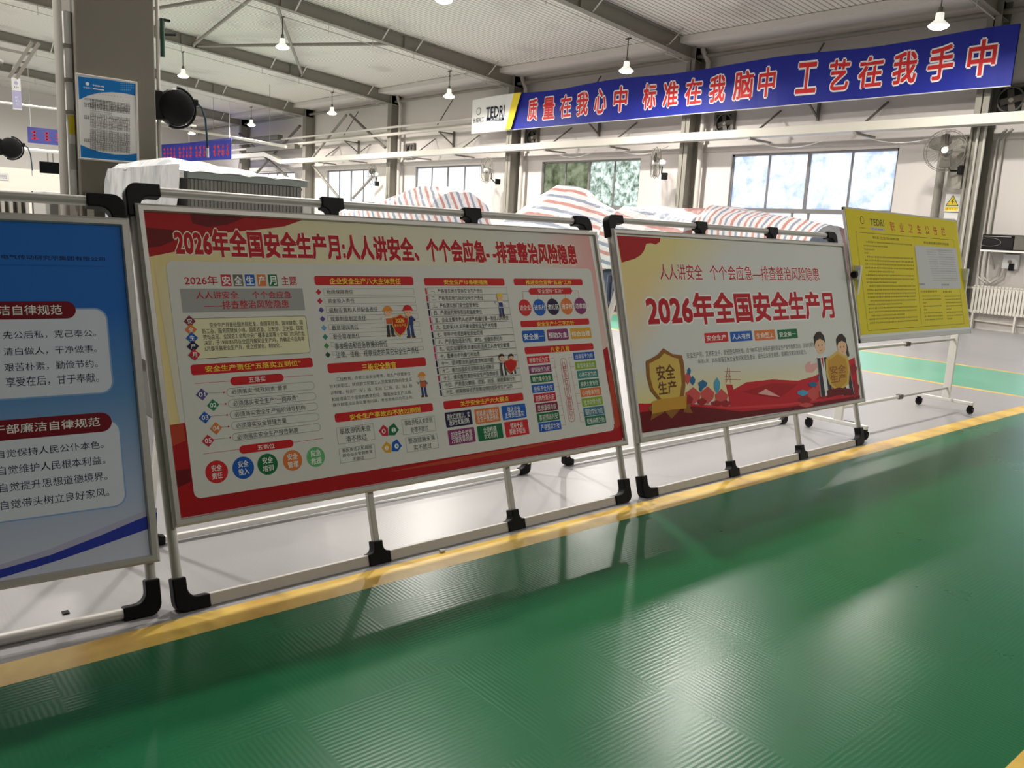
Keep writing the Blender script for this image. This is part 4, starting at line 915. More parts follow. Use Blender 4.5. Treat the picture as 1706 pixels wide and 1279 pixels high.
["D",[2.3573,2.7197],0.005,"lblu",6,"print"],
["D",[2.3721,2.7219],0.005,"lblu",6,"print"],
["D",[2.3869,2.724],0.005,"lblu",6,"print"],
["D",[2.4017,2.7262],0.005,"lblu",6,"print"],
["D",[2.4166,2.7284],0.005,"lblu",6,"print"],
["D",[2.4315,2.7305],0.005,"lblu",6,"print"],
["D",[2.4465,2.7327],0.005,"lblu",6,"print"],
["D",[2.3421,2.6986],0.005,"lblu",6,"print"],
["D",[2.3568,2.7007],0.005,"lblu",6,"print"],
["D",[2.3716,2.7028],0.005,"lblu",6,"print"],
["D",[2.3864,2.7049],0.005,"lblu",6,"print"],
["D",[2.4012,2.7071],0.005,"lblu",6,"print"],
["D",[2.4161,2.7092],0.005,"lblu",6,"print"],
["S",[2.0353,2.5923,2.2594,2.5738],"gry",26,1.0,"print"],
["S",[2.0831,2.5899,2.4129,2.5577],"gry",26,1.0,"print"],
["S",[2.0823,2.5665,2.4122,2.535],"gry",26,1.0,"print"],
["S",[2.0332,2.5528,2.4119,2.5151],"gry",26,1.0,"print"],
["S",[2.0811,2.5307,2.4113,2.5001],"gry",26,1.0,"print"],
["S",[2.0806,2.4945,2.2564,2.484],"gry",26,1.0,"print"],
["S",[2.08,2.4781,2.2559,2.4679],"gry",26,1.0,"print"],
["S",[2.079,2.4659,2.4095,2.437],"gry",26,1.0,"print"],
["S",[2.0297,2.4479,2.409,2.4135],"gry",26,1.0,"print"],
["S",[2.0773,2.4147,2.4081,2.3872],"gry",26,1.0,"print"],
["S",[2.0765,2.3925,2.4075,2.3656],"gry",26,1.0,"print"],
["S",[2.0759,2.3731,2.407,2.3467],"gry",26,1.0,"print"],
["S",[2.0754,2.3414,2.2518,2.3332],"gry",26,1.0,"print"],
["S",[2.0746,2.3342,2.406,2.3089],"gry",26,1.0,"print"],
["S",[2.074,2.3175,2.4055,2.2927],"gry",26,1.0,"print"],
["S",[2.0734,2.2994,2.405,2.2751],"gry",26,1.0,"print"],
["S",[2.0729,2.2841,2.4046,2.2602],"gry",26,1.0,"print"],
["S",[2.0723,2.2646,2.4041,2.2412],"gry",26,1.0,"print"],
["S",[2.0229,2.2506,2.4037,2.2224],"gry",26,1.0,"print"],
["S",[2.0711,2.2297,2.4031,2.2073],"gry",26,1.0,"print"],
["S",[2.0705,2.2115,2.4026,2.1896],"gry",26,1.0,"print"],
["S",[2.07,2.1948,2.4022,2.1733],"gry",26,1.0,"print"],
["S",[2.0694,2.178,2.4017,2.157],"gry",26,1.0,"print"]],
'bannerbox': [-0.1208, 5.2483, 18.7302, 6.4626],
'banner': [
["R",[-0.1208,5.2483,18.7302,6.4626],"bblue",0,0,"print"],
["P",[[-0.1208,5.2483],[0.074,5.2483],[0.1211,6.4626],[-0.1208,6.4626]],"white","print"],
["P",[[0.074,5.2483],[0.2688,5.2483],[0.3629,6.4626],[0.1211,6.4626]],"white","print"],
["P",[[0.2688,5.2483],[0.4636,5.2483],[0.6048,6.4626],[0.3629,6.4626]],"white","print"],
["P",[[0.4636,5.2483],[0.6584,5.2483],[0.8467,6.4626],[0.6048,6.4626]],"white","print"],
["P",[[0.6584,5.2483],[0.8532,5.2483],[1.0886,6.4626],[0.8467,6.4626]],"white","print"],
["P",[[0.8532,5.2483],[1.0479,5.2483],[1.3304,6.4626],[1.0886,6.4626]],"white","print"],
["P",[[1.0479,5.2483],[1.2427,5.2483],[1.5723,6.4626],[1.3304,6.4626]],"white","print"],
["P",[[1.2427,5.2483],[1.4375,5.2483],[1.8142,6.4626],[1.5723,6.4626]],"white","print"],
["P",[[1.4375,5.2483],[1.6323,5.2483],[2.0561,6.4626],[1.8142,6.4626]],"white","print"],
["P",[[1.6323,5.2483],[1.8271,5.2483],[2.298,6.4626],[2.0561,6.4626]],"white","print"],
["P",[[1.8271,5.2483],[2.0219,5.2483],[2.5398,6.4626],[2.298,6.4626]],"white","print"],
["P",[[2.0219,5.2483],[2.2167,5.2483],[2.7817,6.4626],[2.5398,6.4626]],"white","print"],
["P",[[1.9477,5.2483],[1.9813,5.2483],[2.3931,6.4626],[2.3551,6.4626]],"yel","print"],
["P",[[1.9813,5.2483],[2.0149,5.2483],[2.431,6.4626],[2.3931,6.4626]],"yel","print"],
["P",[[2.0149,5.2483],[2.0484,5.2483],[2.469,6.4626],[2.431,6.4626]],"yel","print"],
["P",[[2.0484,5.2483],[2.082,5.2483],[2.507,6.4626],[2.469,6.4626]],"yel","print"],
["P",[[2.082,5.2483],[2.1156,5.2483],[2.5449,6.4626],[2.507,6.4626]],"yel","print"],
["P",[[2.1156,5.2483],[2.1492,5.2483],[2.5829,6.4626],[2.5449,6.4626]],"yel","print"],
["P",[[2.1492,5.2483],[2.1828,5.2483],[2.6209,6.4626],[2.5829,6.4626]],"yel","print"],
["P",[[2.1828,5.2483],[2.2164,5.2483],[2.6588,6.4626],[2.6209,6.4626]],"yel","print"],
["P",[[2.2164,5.2483],[2.2499,5.2483],[2.6968,6.4626],[2.6588,6.4626]],"yel","print"],
["P",[[2.2499,5.2483],[2.2835,5.2483],[2.7348,6.4626],[2.6968,6.4626]],"yel","print"],
["P",[[2.2835,5.2483],[2.3171,5.2483],[2.7727,6.4626],[2.7348,6.4626]],"yel","print"],
["P",[[2.3171,5.2483],[2.3507,5.2483],[2.8107,6.4626],[2.7727,6.4626]],"yel","print"],
["D",[0.277,6.018],0.1363,"gry",24,"print"],
["D",[0.277,6.018],0.1071,"white",24,"print"],
["T","长城电工",[-0.0345,5.613,0.6392,5.7951],"inkn",0.0,None,0,"print"],
["T","TEDRI",[0.7778,5.7147,1.8391,6.0937],"inkn",0.018,None,0,"print"],
["R",[0.821,5.6343,1.0035,5.7413],"inkn",0,0,"print"],
["R",[0.996,5.6238,1.1771,5.7303],"inkn",0,0,"print"],
["R",[1.1695,5.6133,1.3492,5.7194],"inkn",0,0,"print"],
["R",[1.3417,5.603,1.52,5.7086],"inkn",0,0,"print"],
["R",[1.5124,5.5927,1.6894,5.6978],"inkn",0,0,"print"],
["R",[1.6818,5.5825,1.8574,5.6872],"inkn",0,0,"print"],
["T","天水电传",[1.0837,5.6079,1.7491,5.7153],"white",0.0,None,0,"print"],
["T","质",[3.1135,5.5154,3.5876,6.2197],"bnred",0.03,"white",0,"banner_character#36"],
["T","量",[3.9016,5.5154,4.4271,6.2197],"bnred",0.03,"white",0,"banner_character#37"],
["T","在",[4.7314,5.5154,5.2551,6.2197],"bnred",0.03,"white",0,"banner_character#38"],
["T","我",[5.5499,5.5154,6.0485,6.2197],"bnred",0.03,"white",0,"banner_character#39"],
["T","心",[6.3565,5.5154,6.8663,6.2197],"bnred",0.03,"white",0,"banner_character#40"],
["T","中",[7.2063,5.5154,7.7166,6.2197],"bnred",0.03,"white",0,"banner_character#41"],
["T","标",[8.3941,5.5154,8.8856,6.2197],"bnred",0.03,"white",0,"banner_character#42"],
["T","准",[9.1852,5.5154,9.7357,6.2197],"bnred",0.03,"white",0,"banner_character#43"],
["T","在",[10.0366,5.5154,10.5735,6.2197],"bnred",0.03,"white",0,"banner_character#44"],
["T","我",[10.8635,5.5154,11.3651,6.2197],"bnred",0.03,"white",0,"banner_character#45"],
["T","脑",[11.6719,5.5154,12.2484,6.2197],"bnred",0.03,"white",0,"banner_character#46"],
["T","中",[12.4378,5.5154,12.9476,6.2197],"bnred",0.03,"white",0,"banner_character#47"],
["T","工",[13.6002,5.5154,14.1403,6.2197],"bnred",0.03,"white",0,"banner_character#48"],
["T","艺",[14.5006,5.5154,14.9998,6.2197],"bnred",0.03,"white",0,"banner_character#49"],
["T","在",[15.2635,5.5154,15.8345,6.2197],"bnred",0.03,"white",0,"banner_character#50"],
["T","我",[16.1156,5.5154,16.652,6.2197],"bnred",0.03,"white",0,"banner_character#51"],
["T","手",[16.9288,5.5154,17.4761,6.2197],"bnred",0.03,"white",0,"banner_character#52"],
["T","中",[17.8009,5.5154,18.3416,6.2197],"bnred",0.03,"white",0,"banner_character#53"]],
'b0O': [-3.3887, 1.0644, 0.0],
}
# ------------------------------------------------------------------ the hall
XL, XR, YF, YB = -57.0, 12.0, -10.0, 21.0
def roof_z(y): return 7.36 + .085 * (20.5 - y)
def quad_floor(name, rects, m, z=0.0, label=None):
    mb = MB()
    for x0, y0, x1, y1 in rects: mb.box((x0, y0, z - .2), (x1, y1, z))
    return struct(name, mb, m, label)
LN0, LN1 = 11.25, 13.65
quad_floor('floor', [(XL, YF, -3.30, LN0), (XL, LN1, -3.30, YB), (-.60, YF, XR, YB)], GREYF, 0, 'grey epoxy floor behind the notice boards')
quad_floor('floor_aisle', [(-3.13, YF, -.78, YB)], GREENF, 0, 'glossy green painted aisle in front of the notice boards')
quad_floor('floor_lane', [(XL, LN0 + .1, -3.30, LN1 - .1)], LANEF, 0, 'pale green lane across the grey floor before the tarpaulins')
quad_floor('floor_line', [(-3.30, YF, -3.13, YB)], YELF, 0, 'long yellow line at the foot of the notice boards')
quad_floor('floor_line', [(-.78, YF, -.60, YB)], YELF, 0, 'yellow line on the near edge of the green aisle')
quad_floor('floor_line', [(XL, LN0, -3.30, LN0 + .1)], YELF, 0, 'thin yellow line on the near edge of the pale green lane')
quad_floor('floor_line', [(XL, LN1 - .1, -3.30, LN1)], YELF, 0, 'thin yellow line on the far edge of the pale green lane')
mb = MB(); yA, yZ = YB + .3, YF - .3
mb.add([(XL - .3, yA, roof_z(yA)), (XR + .3, yA, roof_z(yA)), (XR + .3, yZ, roof_z(yZ)), (XL - .3, yZ, roof_z(yZ)),
        (XL - .3, yA, roof_z(yA) + .2), (XR + .3, yA, roof_z(yA) + .2), (XR + .3, yZ, roof_z(yZ) + .2), (XL - .3, yZ, roof_z(yZ) + .2)],
       [(0, 1, 2, 3), (7, 6, 5, 4), (0, 4, 5, 1), (1, 5, 6, 2), (2, 6, 7, 3), (3, 7, 4, 0)])
struct('ceiling', mb, CEILM, 'white ribbed sheet roof lining sloping down to the window wall')

WIN = [(-6.75, -1.9), (-15.03, -10.13), (-23.2, -18.5), (-31.4, -26.77), (-39.4, -34.75), (-47.6, -43.0), (1.4, 6.3)]
WZ0, WZM, WZ1 = 1.05, 2.62, 4.19
ws = sorted(WIN); mb = MB(); x = XL - .3
for a, b in ws:
    mb.box((x, YB, 0), (a, YB + .25, 7.6)); mb.box((a, YB, 0), (b, YB + .25, WZ0)); mb.box((a, YB, WZ1), (b, YB + .25, 7.6)); x = b
mb.box((x, YB, 0), (XR + .3, YB + .25, 7.6))
struct('wall_back', mb, WALLM, 'white wall with the row of tall windows')
struct('wall_left', MB().box((XL - .25, YF, 0), (XL, YB, 10.2)), WALLM, 'far end wall of the hall')
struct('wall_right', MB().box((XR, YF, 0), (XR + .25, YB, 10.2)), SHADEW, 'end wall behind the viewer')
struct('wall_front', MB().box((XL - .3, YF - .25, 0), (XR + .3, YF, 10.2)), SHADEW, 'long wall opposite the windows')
FRM = mat('grey_window_frame', (120, 118, 116), .5)
def window(n, x0, x1, panes, label):
    y = YB + .1; w = (x1 - x0) / 4
    mb = MB()
    for a in (x0, x1 - .06): mb.box((a, y - .04, WZ0), (a + .06, y + .04, WZ1))
    for z in (WZ0, WZ1 - .06): mb.box((x0, y - .04, z), (x1, y + .04, z + .06))
    mb.box((x0, y - .05, WZM - .06), (x1, y + .05, WZM + .05))
    r = tag(mb.build('window_%d' % n, FRM), label, None, None, 'structure')
    m2 = MB()
    for i in (1, 2, 3): m2.box((x0 + w * i - (.045 if i == 2 else .025), y - .035, WZM), (x0 + w * i + (.045 if i == 2 else .025), y + .035, WZ1))
    m2.build('window_mullion', FRM, r)
    m3 = MB()
    for f in (.155, .43, .53, .78): m3.box((x0 + (x1 - x0) * f - .03, y - .035, WZ0), (x0 + (x1 - x0) * f + .03, y + .035, WZM))
    m3.build('lower_mullion', FRM, r)
    for i in range(4):
        MB().box((x0 + w * i + .02, y - .004, WZM), (x0 + w * (i + 1) - .02, y + .004, WZ1 - .02)).build('window_pane', panes[i], r)
    MB().box((x0 + .03, y - .004, WZ0 + .02), (x1 - .03, y + .004, WZM)).build('lower_pane', PANE_W, r)
    MB().box((x0 - .03, YB - .05, WZ0 - .05), (x1 + .03, YB + .06, WZ0)).build('window_sill', WHITE, r)
window(1, *WIN[1], (PANE_B, PANE_B, PANE_B, PANE_B), 'wide window with bluish frosted panes behind the yellow notice board')
window(2, *WIN[2], (PANE_D, PANE_D, PANE_G, PANE_G), 'window with two dim and two leafy panes behind the peaked tarpaulin')
window(3, *WIN[3], (PANE_W, PANE_W, PANE_W, PANE_W), 'bright white window behind the flat striped tarpaulin')
window(4, *WIN[4], (PANE_W,) * 4, 'far bright window crossed by a diagonal brace')
window(5, *WIN[5], (PANE_W,) * 4, 'farthest window of the row')
window(6, *WIN[0], (PANE_B,) * 4, 'window beyond the heating radiator')
window(7, *WIN[6], (PANE_W,) * 4, 'window behind the viewer on the right')
struct('trim_1', MB().box((XL, 19.85, 7.22), (XR, YB, 7.40)), WALLM, 'boxed eave along the top of the window wall')
struct('trim_2', MB().tube([(XL, 20.75, 6.98), (XR, 20.75, 6.98)], .06, 10), STEEL, 'grey pipe rail under the eave')
struct('trim_3', MB().box((XL, YB - .06, 4.28), (XR, YB, 4.5)), WALLM, 'white lintel band above the windows')

FR = [-8.13, -16.38, -24.5, -32.75, -40.85, -48.9]     # frame lines across the hall
BAYS = ['beside the electrical warning sign', 'beside the bluish window', 'left of the leafy window', 'left of the bright white window', 'beside the far braced window', 'at the far end']
def h_column(x, y0, y1, z1, w, name, label, m=STEEL):
    mb = MB(); mb.box((x - w / 2, y0, 0), (x + w / 2, y0 + .02, z1)); mb.box((x - w / 2, y1 - .02, 0), (x + w / 2, y1, z1)); mb.box((x - .012, y0, 0), (x + .012, y1, z1))
    o = struct(name, mb, m, label)
    p = MB(); p.box((x - w / 2 - .04, y0 - .04, 0), (x + w / 2 + .04, y1 + .0, .03)); p.build('base_plate', m, o); return o
for k, x in enumerate(FR):
    h_column(x, 20.45, 20.95, roof_z(20.6) - .06, .30, 'column', 'grey steel wall column ' + BAYS[k])
    # tapered roof beam
    ys = [20.95, 14, 8, 2.3, -4, YF]; dp = [.50, .40, .34, .42, .36, .36]
    mb = MB()
    for (ya, da), (yb, db) in zip(zip(ys, dp), zip(ys[1:], dp[1:])):
        za, zb = roof_z(ya) - .02, roof_z(yb) - .02
        for x0, x1, t0, t1 in ((-.012, .012, 0, None), (-.12, .12, 0, .016), (-.12, .12, None, None)):
            if t1 is None and t0 == 0: q = ((za - da, zb - db), (za, zb))
            elif t1: q = ((za - t1, zb - t1), (za, zb))
            else: q = ((za - da, zb - db), (za - da + .016, zb - db + .016))
            mb.add([(x + x0, ya, q[0][0]), (x + x1, ya, q[0][0]), (x + x1, ya, q[1][0]), (x + x0, ya, q[1][0]), (x + x0, yb, q[0][1]), (x + x1, yb, q[0][1]), (x + x1, yb, q[1][1]), (x + x0, yb, q[1][1])],
                   [(0, 3, 2, 1), (4, 5, 6, 7), (0, 1, 5, 4), (1, 2, 6, 5), (2, 3, 7, 6), (3, 0, 4, 7)])
    bm_ = struct('beam', mb, STEEL, 'sloping grey roof beam over the column ' + BAYS[k])
    for yy in (19.3, 16.2, 14.9, 11.9, 8.9, 5.9):
        z = roof_z(yy); MB().bar((x + .08, yy, z - .40), (x + .55, yy + .02, z - .02), .05, .012).build('flange_brace', STEELL, bm_)
        if yy in (16.2, 11.9): MB().box((x - .1, yy - .45, z - .36), (x + .1, yy - .42, z - .02)).build('stiffener_plate', STEEL, bm_)
    # thin lamp conduit hung under the beam
    mb = MB(); mb.tube([(x + .1, 20.2, roof_z(20.2) - .66), (x + .1, 3, roof_z(3) - .62)], .012, 6)
    for yy in [19.2 - 1.55 * j for j in range(10)]: mb.tube([(x + .1, yy, roof_z(yy) - .42), (x + .1, yy, roof_z(yy) - .7)], .01, 5)
    mb.build('lamp_conduit', STEELL, bm_)
# roof bracing rods between the third and fourth beams and beyond
def pipe_thing(name, pts, r, m, label, cat, group=None, n=10):
    return tag(MB().tube(pts, r, n).build(name, m, smooth=True), label, cat, group)
def rz(y, d=.3): return roof_z(y) - d
pipe_thing('roof_brace', [(-32.75, 12.0, rz(12)), (-24.6, 15.6, rz(15.6))], .055, STEEL, 'long roof bracing rod crossing its twin above the hanging lamp', 'brace', 'roof bracing rods')
pipe_thing('roof_brace', [(-32.75, 16.3, rz(16.3)), (-24.6, 11.4, rz(11.4))], .055, STEEL, 'steep roof bracing rod of the crossed pair near the eave', 'brace', 'roof bracing rods')
pipe_thing('roof_brace', [(-32.75, 11.9, rz(11.9)), (-24.6, 10.7, rz(10.7))], .055, STEEL, 'flat roof bracing rod beside the hose reel column', 'brace', 'roof bracing rods')
pipe_thing('roof_brace', [(-32.75, 8.6, rz(8.6)), (-24.6, 10.4, rz(10.4))], .055, STEEL, 'roof bracing rod running left to the grey pillar', 'brace', 'roof bracing rods')
# wall bracing: an upright diamond in the fourth bay
for a, b, l in (((-36.45, 20.4, 6.62), (-39.9, 20.4, 4.72), 'upper left wall brace of the diamond left of the bright window'), ((-36.1, 20.4, 6.62), (-32.95, 20.4, 5.0), 'dark upper right wall brace of the diamond'),
                ((-39.8, 20.4, 4.4), (-37.0, 20.4, 2.8), 'lower left wall brace running down across the far window'), ((-33.8, 20.4, 3.85), (-35.7, 20.4, 2.8), 'lower right wall brace crossing the far window')):
    pipe_thing('wall_brace', [a, b], .06, STEELD if 'dark' in l else STEEL, l, 'brace', 'wall bracing rods')
for a, b, l in (((-48.9, 20.4, 6.4), (-41.0, 20.4, 3.2), 'wall brace of the crossed pair in the last bay, falling right'), ((-41.2, 20.4, 6.4), (-48.7, 20.4, 3.2), 'wall brace of the crossed pair in the last bay, falling left')):
    pipe_thing('wall_brace', [a, b], .07, STEELD, l, 'brace', 'wall bracing rods')

# lamps ------------------------------------------------------------------
def lamp_proto():
    t = thing('pendant_lamp', (0, 0, 0), 'lamp', 'lamp')
    MB().lathe([(.03, .30), (.075, .29), (.085, .16), (.19, .07), (.205, .05), (.195, .045), (.07, .14)], n=28).build('lamp_shade', LSHADE, t, smooth=True)
    MB().lathe([(.0, -.02), (.10, -.012), (.165, .012), (.195, .05), (.0, .055)], n=28).build('lamp_lens', LAMPG, t)
    MB().lathe([(.0, .40), (.04, .40), (.045, .30), (.0, .30)], n=16).build('driver_housing', STEELD, t)
    return t
LP = lamp_proto(); first = True
rows = [(17.6, 6.04, .66), (11.5, 6.58, .62), (5.4, 7.10, .6), (-.7, 7.6, .6)]  # last row is unseen, added to brighten the cabinet's side film
LN = ['over the right end of the blue banner', 'in front of the blue banner', 'left of the white end of the blue banner', 'above the far braced window', 'small and far above the long trunking', 'farthest, just right of the hose reel']
BN = ['first', 'second', 'third', 'fourth', 'fifth', 'sixth']
LX = [-8.03, -16.28, -24.4, -32.65, -40.75, -48.8]
def add_lamp(x, y, z, drop, label, power):
    global first
    t = LP if first else copy_tree(LP)
    first = False
    t.location = (x, y, z); t['label'] = label; t['group'] = 'pendant lamps under the roof beams'
    top = roof_z(y) - drop - .03; mb = MB(); mb.tube([(0, 0, .4), (0, 0, top - z)], .014, 6); mb.tube([(-.1, 0, top - z), (.1, 0, top - z)], .02, 6)
    mb.build('suspension_rod', STEELD, t)
    l = bpy.data.lights.new('lamp_light', 'AREA'); l.shape = 'DISK'; l.size = .34; l.energy = power; l.color = (1.0, .95, .88)
    o = bpy.data.objects.new('lamp_light', l); COL.objects.link(o); o.parent = t; o.location = (0, 0, -.025)
for j, (y, z, drop) in enumerate(rows):
    for k, x in enumerate(LX):
        lab = ('lit pendant lamp ' + LN[k]) if j == 0 else 'lit pendant lamp under the middle of the %s roof beam from the right' % BN[k] if j == 1 else 'lit pendant lamp beyond the grey pillar, under the %s roof beam from the right' % BN[k] if j == 2 else 'added unseen lamp past the left edge, under the %s roof beam' % BN[k]
        add_lamp(x, y, z, drop, lab, LAMP_W)
for k, y in enumerate((17.6, 11.5, 5.4)): add_lamp(4.2, y, 6.3 + .09 * (17.6 - y), .62, 'added fill lamp behind the viewer, %s from the window wall' % BN[k], LAMP_W_FILL)  # unseen fill lamps, added for the dim fronts of the boards

# cable tray on the window wall -------------------------------------------
t = thing('cable_tray', (-20, 20.1, 4.5), 'long white cable tray running along the wall above the windows', 'cable tray')
t.location = (0, 0, 0)
MB().box((-42.6, 19.95, 4.50), (XR - .1, 20.32, 4.72)).build('tray_channel', CREAM, t, bevel=.01)
mb = MB(); mb.add([(-42.6, 19.95, 4.5), (-42.6, 20.32, 4.5), (-42.6, 20.32, 4.72), (-42.6, 19.95, 4.72), (-44.6, 19.95, 4.95), (-44.6, 20.32, 4.95), (-44.6, 20.32, 5.17), (-44.6, 19.95, 5.17)], [(0, 1, 2, 3), (7, 6, 5, 4), (0, 4, 5, 1), (1, 5, 6, 2), (2, 6, 7, 3), (3, 7, 4, 0)])
mb.box((-50, 19.95, 4.95), (-44.6, 20.32, 5.17)); mb.build('raised_channel', CREAM, t)
for k in range(1, 12):
    for dx in (2.6, 5.6):
        x = 8.2 - 8.2 * k + dx
        if x < -41 or x > 11 or any(abs(x - f) < .3 for f in FR): continue
        MB().bar((x, 19.98, 4.46), (x + .02, 20.98, 4.46), .07, .05).build('support_arm', STEEL, t)
        MB().bar((x + .06, 20.30, 4.74), (x + .25, 20.97, 5.3), .05, .04).build('stay_rod', STEELD, t)
for i, x0 in enumerate((-13.79, -10.79, None, -21.99, -18.99)):
    if x0 is None: continue
    L = 2.1; pts = [(x0 + L * u, 20.36, 4.427 - .20 * 4 * u * (1 - u)) for u in [j / 12 for j in range(13)]]
    pipe_thing('hanging_cable', pts, .012, OFFW, ('white cable sagging under the tray above the bluish window, left stretch', 'white cable sagging under the tray above the bluish window, middle stretch', 'white cable sagging under the tray beside the wall fan', 'white cable sagging under the tray above the dim panes', 'white cable sagging under the tray above the leafy panes')[i], 'cable', 'cables sagging under the cable tray', 6)
# paired pipes on brackets
pipe_thing('wall_pipe', [(-50, 20.25, 5.78), (-8.5, 20.25, 5.86)], .05, PIPEW, 'upper grey pipe of the pair running along the wall', 'pipe', 'paired pipes along the wall')
pipe_thing('wall_pipe', [(-50, 20.25, 5.46), (-8.5, 20.25, 5.60)], .065, PIPEW, 'lower thicker pipe of the pair running along the wall', 'pipe', 'paired pipes along the wall')
for x, l in ((-36.2, 'dark triangular pipe bracket in the braced bay'), (-28.6, 'dark triangular pipe bracket above the bright white window'), (-20.4, 'dark triangular pipe bracket under the banner above the leafy window'), (-12.4, 'dark triangular pipe bracket under the banner above the bluish window')):
    t = thing('pipe_bracket', (x, 20.9, 5.46 + .14 * (x + 50) / 41.5 - .125), l, 'bracket', 'triangular pipe brackets')
    MB().box((-.03, .0, -.5), (.03, .08, .12)).build('wall_plate', STEELD, t)
    MB().bar((0, .02, .02), (0, -.72, .02), .05, .05).build('bracket_arm', STEELD, t)
    MB().bar((0, .02, -.42), (0, -.66, 0), .045, .045).build('bracket_strut', STEELD, t)
    MB().bar((-.25, -.62, .3), (-.05, .02, 1.45), .035, .035).build('stay_rod', STEELD, t)
# downpipes beside the columns
for k, (x, l) in enumerate(((-32.35, 'white rain downpipe beside the column left of the bright window'), (-24.05, 'white rain downpipe beside the column left of the leafy window'), (-15.98, 'white rain downpipe beside the column left of the bluish window'))):
    pipe_thing('downpipe', [(x - .25, 20.75, 7.3), (x - .22, 20.75, 7.12), (x, 20.75, 6.8), (x, 20.75, 0.02)], .075, PIPEW, l, 'downpipe', 'rain downpipes', 12)

# wall fans ---------------------------------------------------------------
def fan_proto():
    t = thing('wall_fan', (0, 0, 0), 'fan', 'fan'); R = .46
    mb = MB()   # wire cage facing -y
    for r, yy in ((R, 0), (R * .92, -.09), (R * .92, .09), (.1, -.12), (.1, .12)):
        mb.tube([(r * cos(a), yy, r * sin(a)) for a in [2 * pi * i / 36 for i in range(37)]], .007 if r > .2 else .005, 5, cap=False)
    for i in range(30):
        a = 2 * pi * i / 30
        for sg in (-1, 1): mb.tube([(.1 * cos(a), sg * .12, .1 * sin(a)), (R * .7 * cos(a), sg * .125, R * .7 * sin(a)), (R * cos(a), 0, R * sin(a))], .0025, 4, cap=False)
    mb.build('fan_cage', STEELD, t)
    for i in range(3):
        m = MB(); a = 2 * pi * i / 3 + .5; P = []
        for r, w, tw in ((.06, .05, .03), (.2, .11, .045), (.36, .13, .04), (.40, .06, .03)):
            d = Vector((cos(a), 0, sin(a))); s_ = Vector((-sin(a), 0, cos(a)))
            P += [d * r - s_ * w * .6 + Vector((0, -tw, 0)), d * r + s_ * w + Vector((0, tw, 0))]
        P2 = [p + Vector((0, .006, 0)) for p in P]
        m.add(P + P2, [(0, 1, 3, 2), (2, 3, 5, 4), (4, 5, 7, 6), (8, 10, 11, 9), (10, 12, 13, 11), (12, 14, 15, 13), (0, 2, 10, 8), (2, 4, 12, 10), (4, 6, 14, 12), (1, 9, 11, 3), (3, 11, 13, 5), (5, 13, 15, 7), (0, 8, 9, 1), (6, 7, 15, 14)])
        m.build('fan_blade', STEELD, t)
    MB().lathe([(0, -.10), (.07, -.09), (.075, -.03), (.0, -.03)], axis=(0, 1, 0)).build('fan_hub', OFFW, t)
    MB().lathe([(.0, .04), (.09, .05), (.1, .22), (.06, .30), (.0, .30)], axis=(0, 1, 0)).build('motor_housing', OFFW, t, smooth=True)
    MB().tube([(0, .2, -.05), (.02, .2, -.3), (.1, .3, -.42), (.28, .34, -.42)], .022, 8).build('fan_arm', BLK, t, smooth=True)
    MB().box((.24, .24, -.5), (.34, .42, -.3)).build('wall_bracket', BLK, t, bevel=.01)
    return t
fp = fan_proto()
for i, (x, z, rot, l) in enumerate(((-8.55, 3.96, 10, 'dark wire-caged wall fan above the electrical warning sign'), (-16.95, 3.90, -58, 'wire-caged wall fan turned aside, left of the bluish window'), (-25.05, 3.84, -12, 'wire-caged wall fan left of the leafy window'), (-33.2, 3.80, -50, 'wire-caged wall fan left of the bright white window'))):
    t = fp if i == 0 else copy_tree(fp)
    t.location = (x, 19.92, z); t.rotation_euler = (0, 0, radians(rot)); t['label'] = l; t['group'] = 'wall fans on the columns'
# exhaust fans
def exhaust_proto():
    t = thing('exhaust_fan', (0, 0, 0), 'exhaust', 'exhaust fan'); w = .34
    mb = MB()
    for a, b in (((-w, -.12, -w), (w, .0, -w + .08)), ((-w, -.12, w - .08), (w, 0, w)), ((-w, -.12, -w), (-w + .08, 0, w)), ((w - .08, -.12, -w), (w, 0, w))): mb.box(a, b)
    mb.build('fan_housing', STEELD, t); MB().box((-w, -.02, -w), (w, 0, w)).build('fan_back', DARK, t)
    MB().tube([(.27 * cos(a), -.11, .27 * sin(a)) for a in [2 * pi * i / 24 for i in range(25)]], .02, 6, cap=False).build('fan_ring', STEELD, t)
    for i in range(4): MB().bar((.03 * cos(i * pi / 2), -.07, .03 * sin(i * pi / 2)), (.24 * cos(i * pi / 2 + .2), -.05, .24 * sin(i * pi / 2 + .2)), .14, .01, (0, 1, .3)).build('fan_blade', STEELD, t)
    MB().lathe([(0, -.1), (.05, -.09), (.05, -.04), (0, -.04)], axis=(0, 1, 0)).build('fan_hub', STEELL, t); return t
ep = exhaust_proto()
for i, (x, z, l) in enumerate(((-7.72, 5.12, 'square exhaust fan at the right end under the banner'), (-15.35, 5.06, 'square exhaust fan under the middle of the banner'), (-23.75, 5.05, 'square exhaust fan under the white end of the banner'), (-31.75, 4.85, 'square exhaust fan right of the braced bay'))):
    t = ep if i == 0 else copy_tree(ep); t.location = (x, YB, z); t['label'] = l; t['group'] = 'square exhaust fans on the wall'

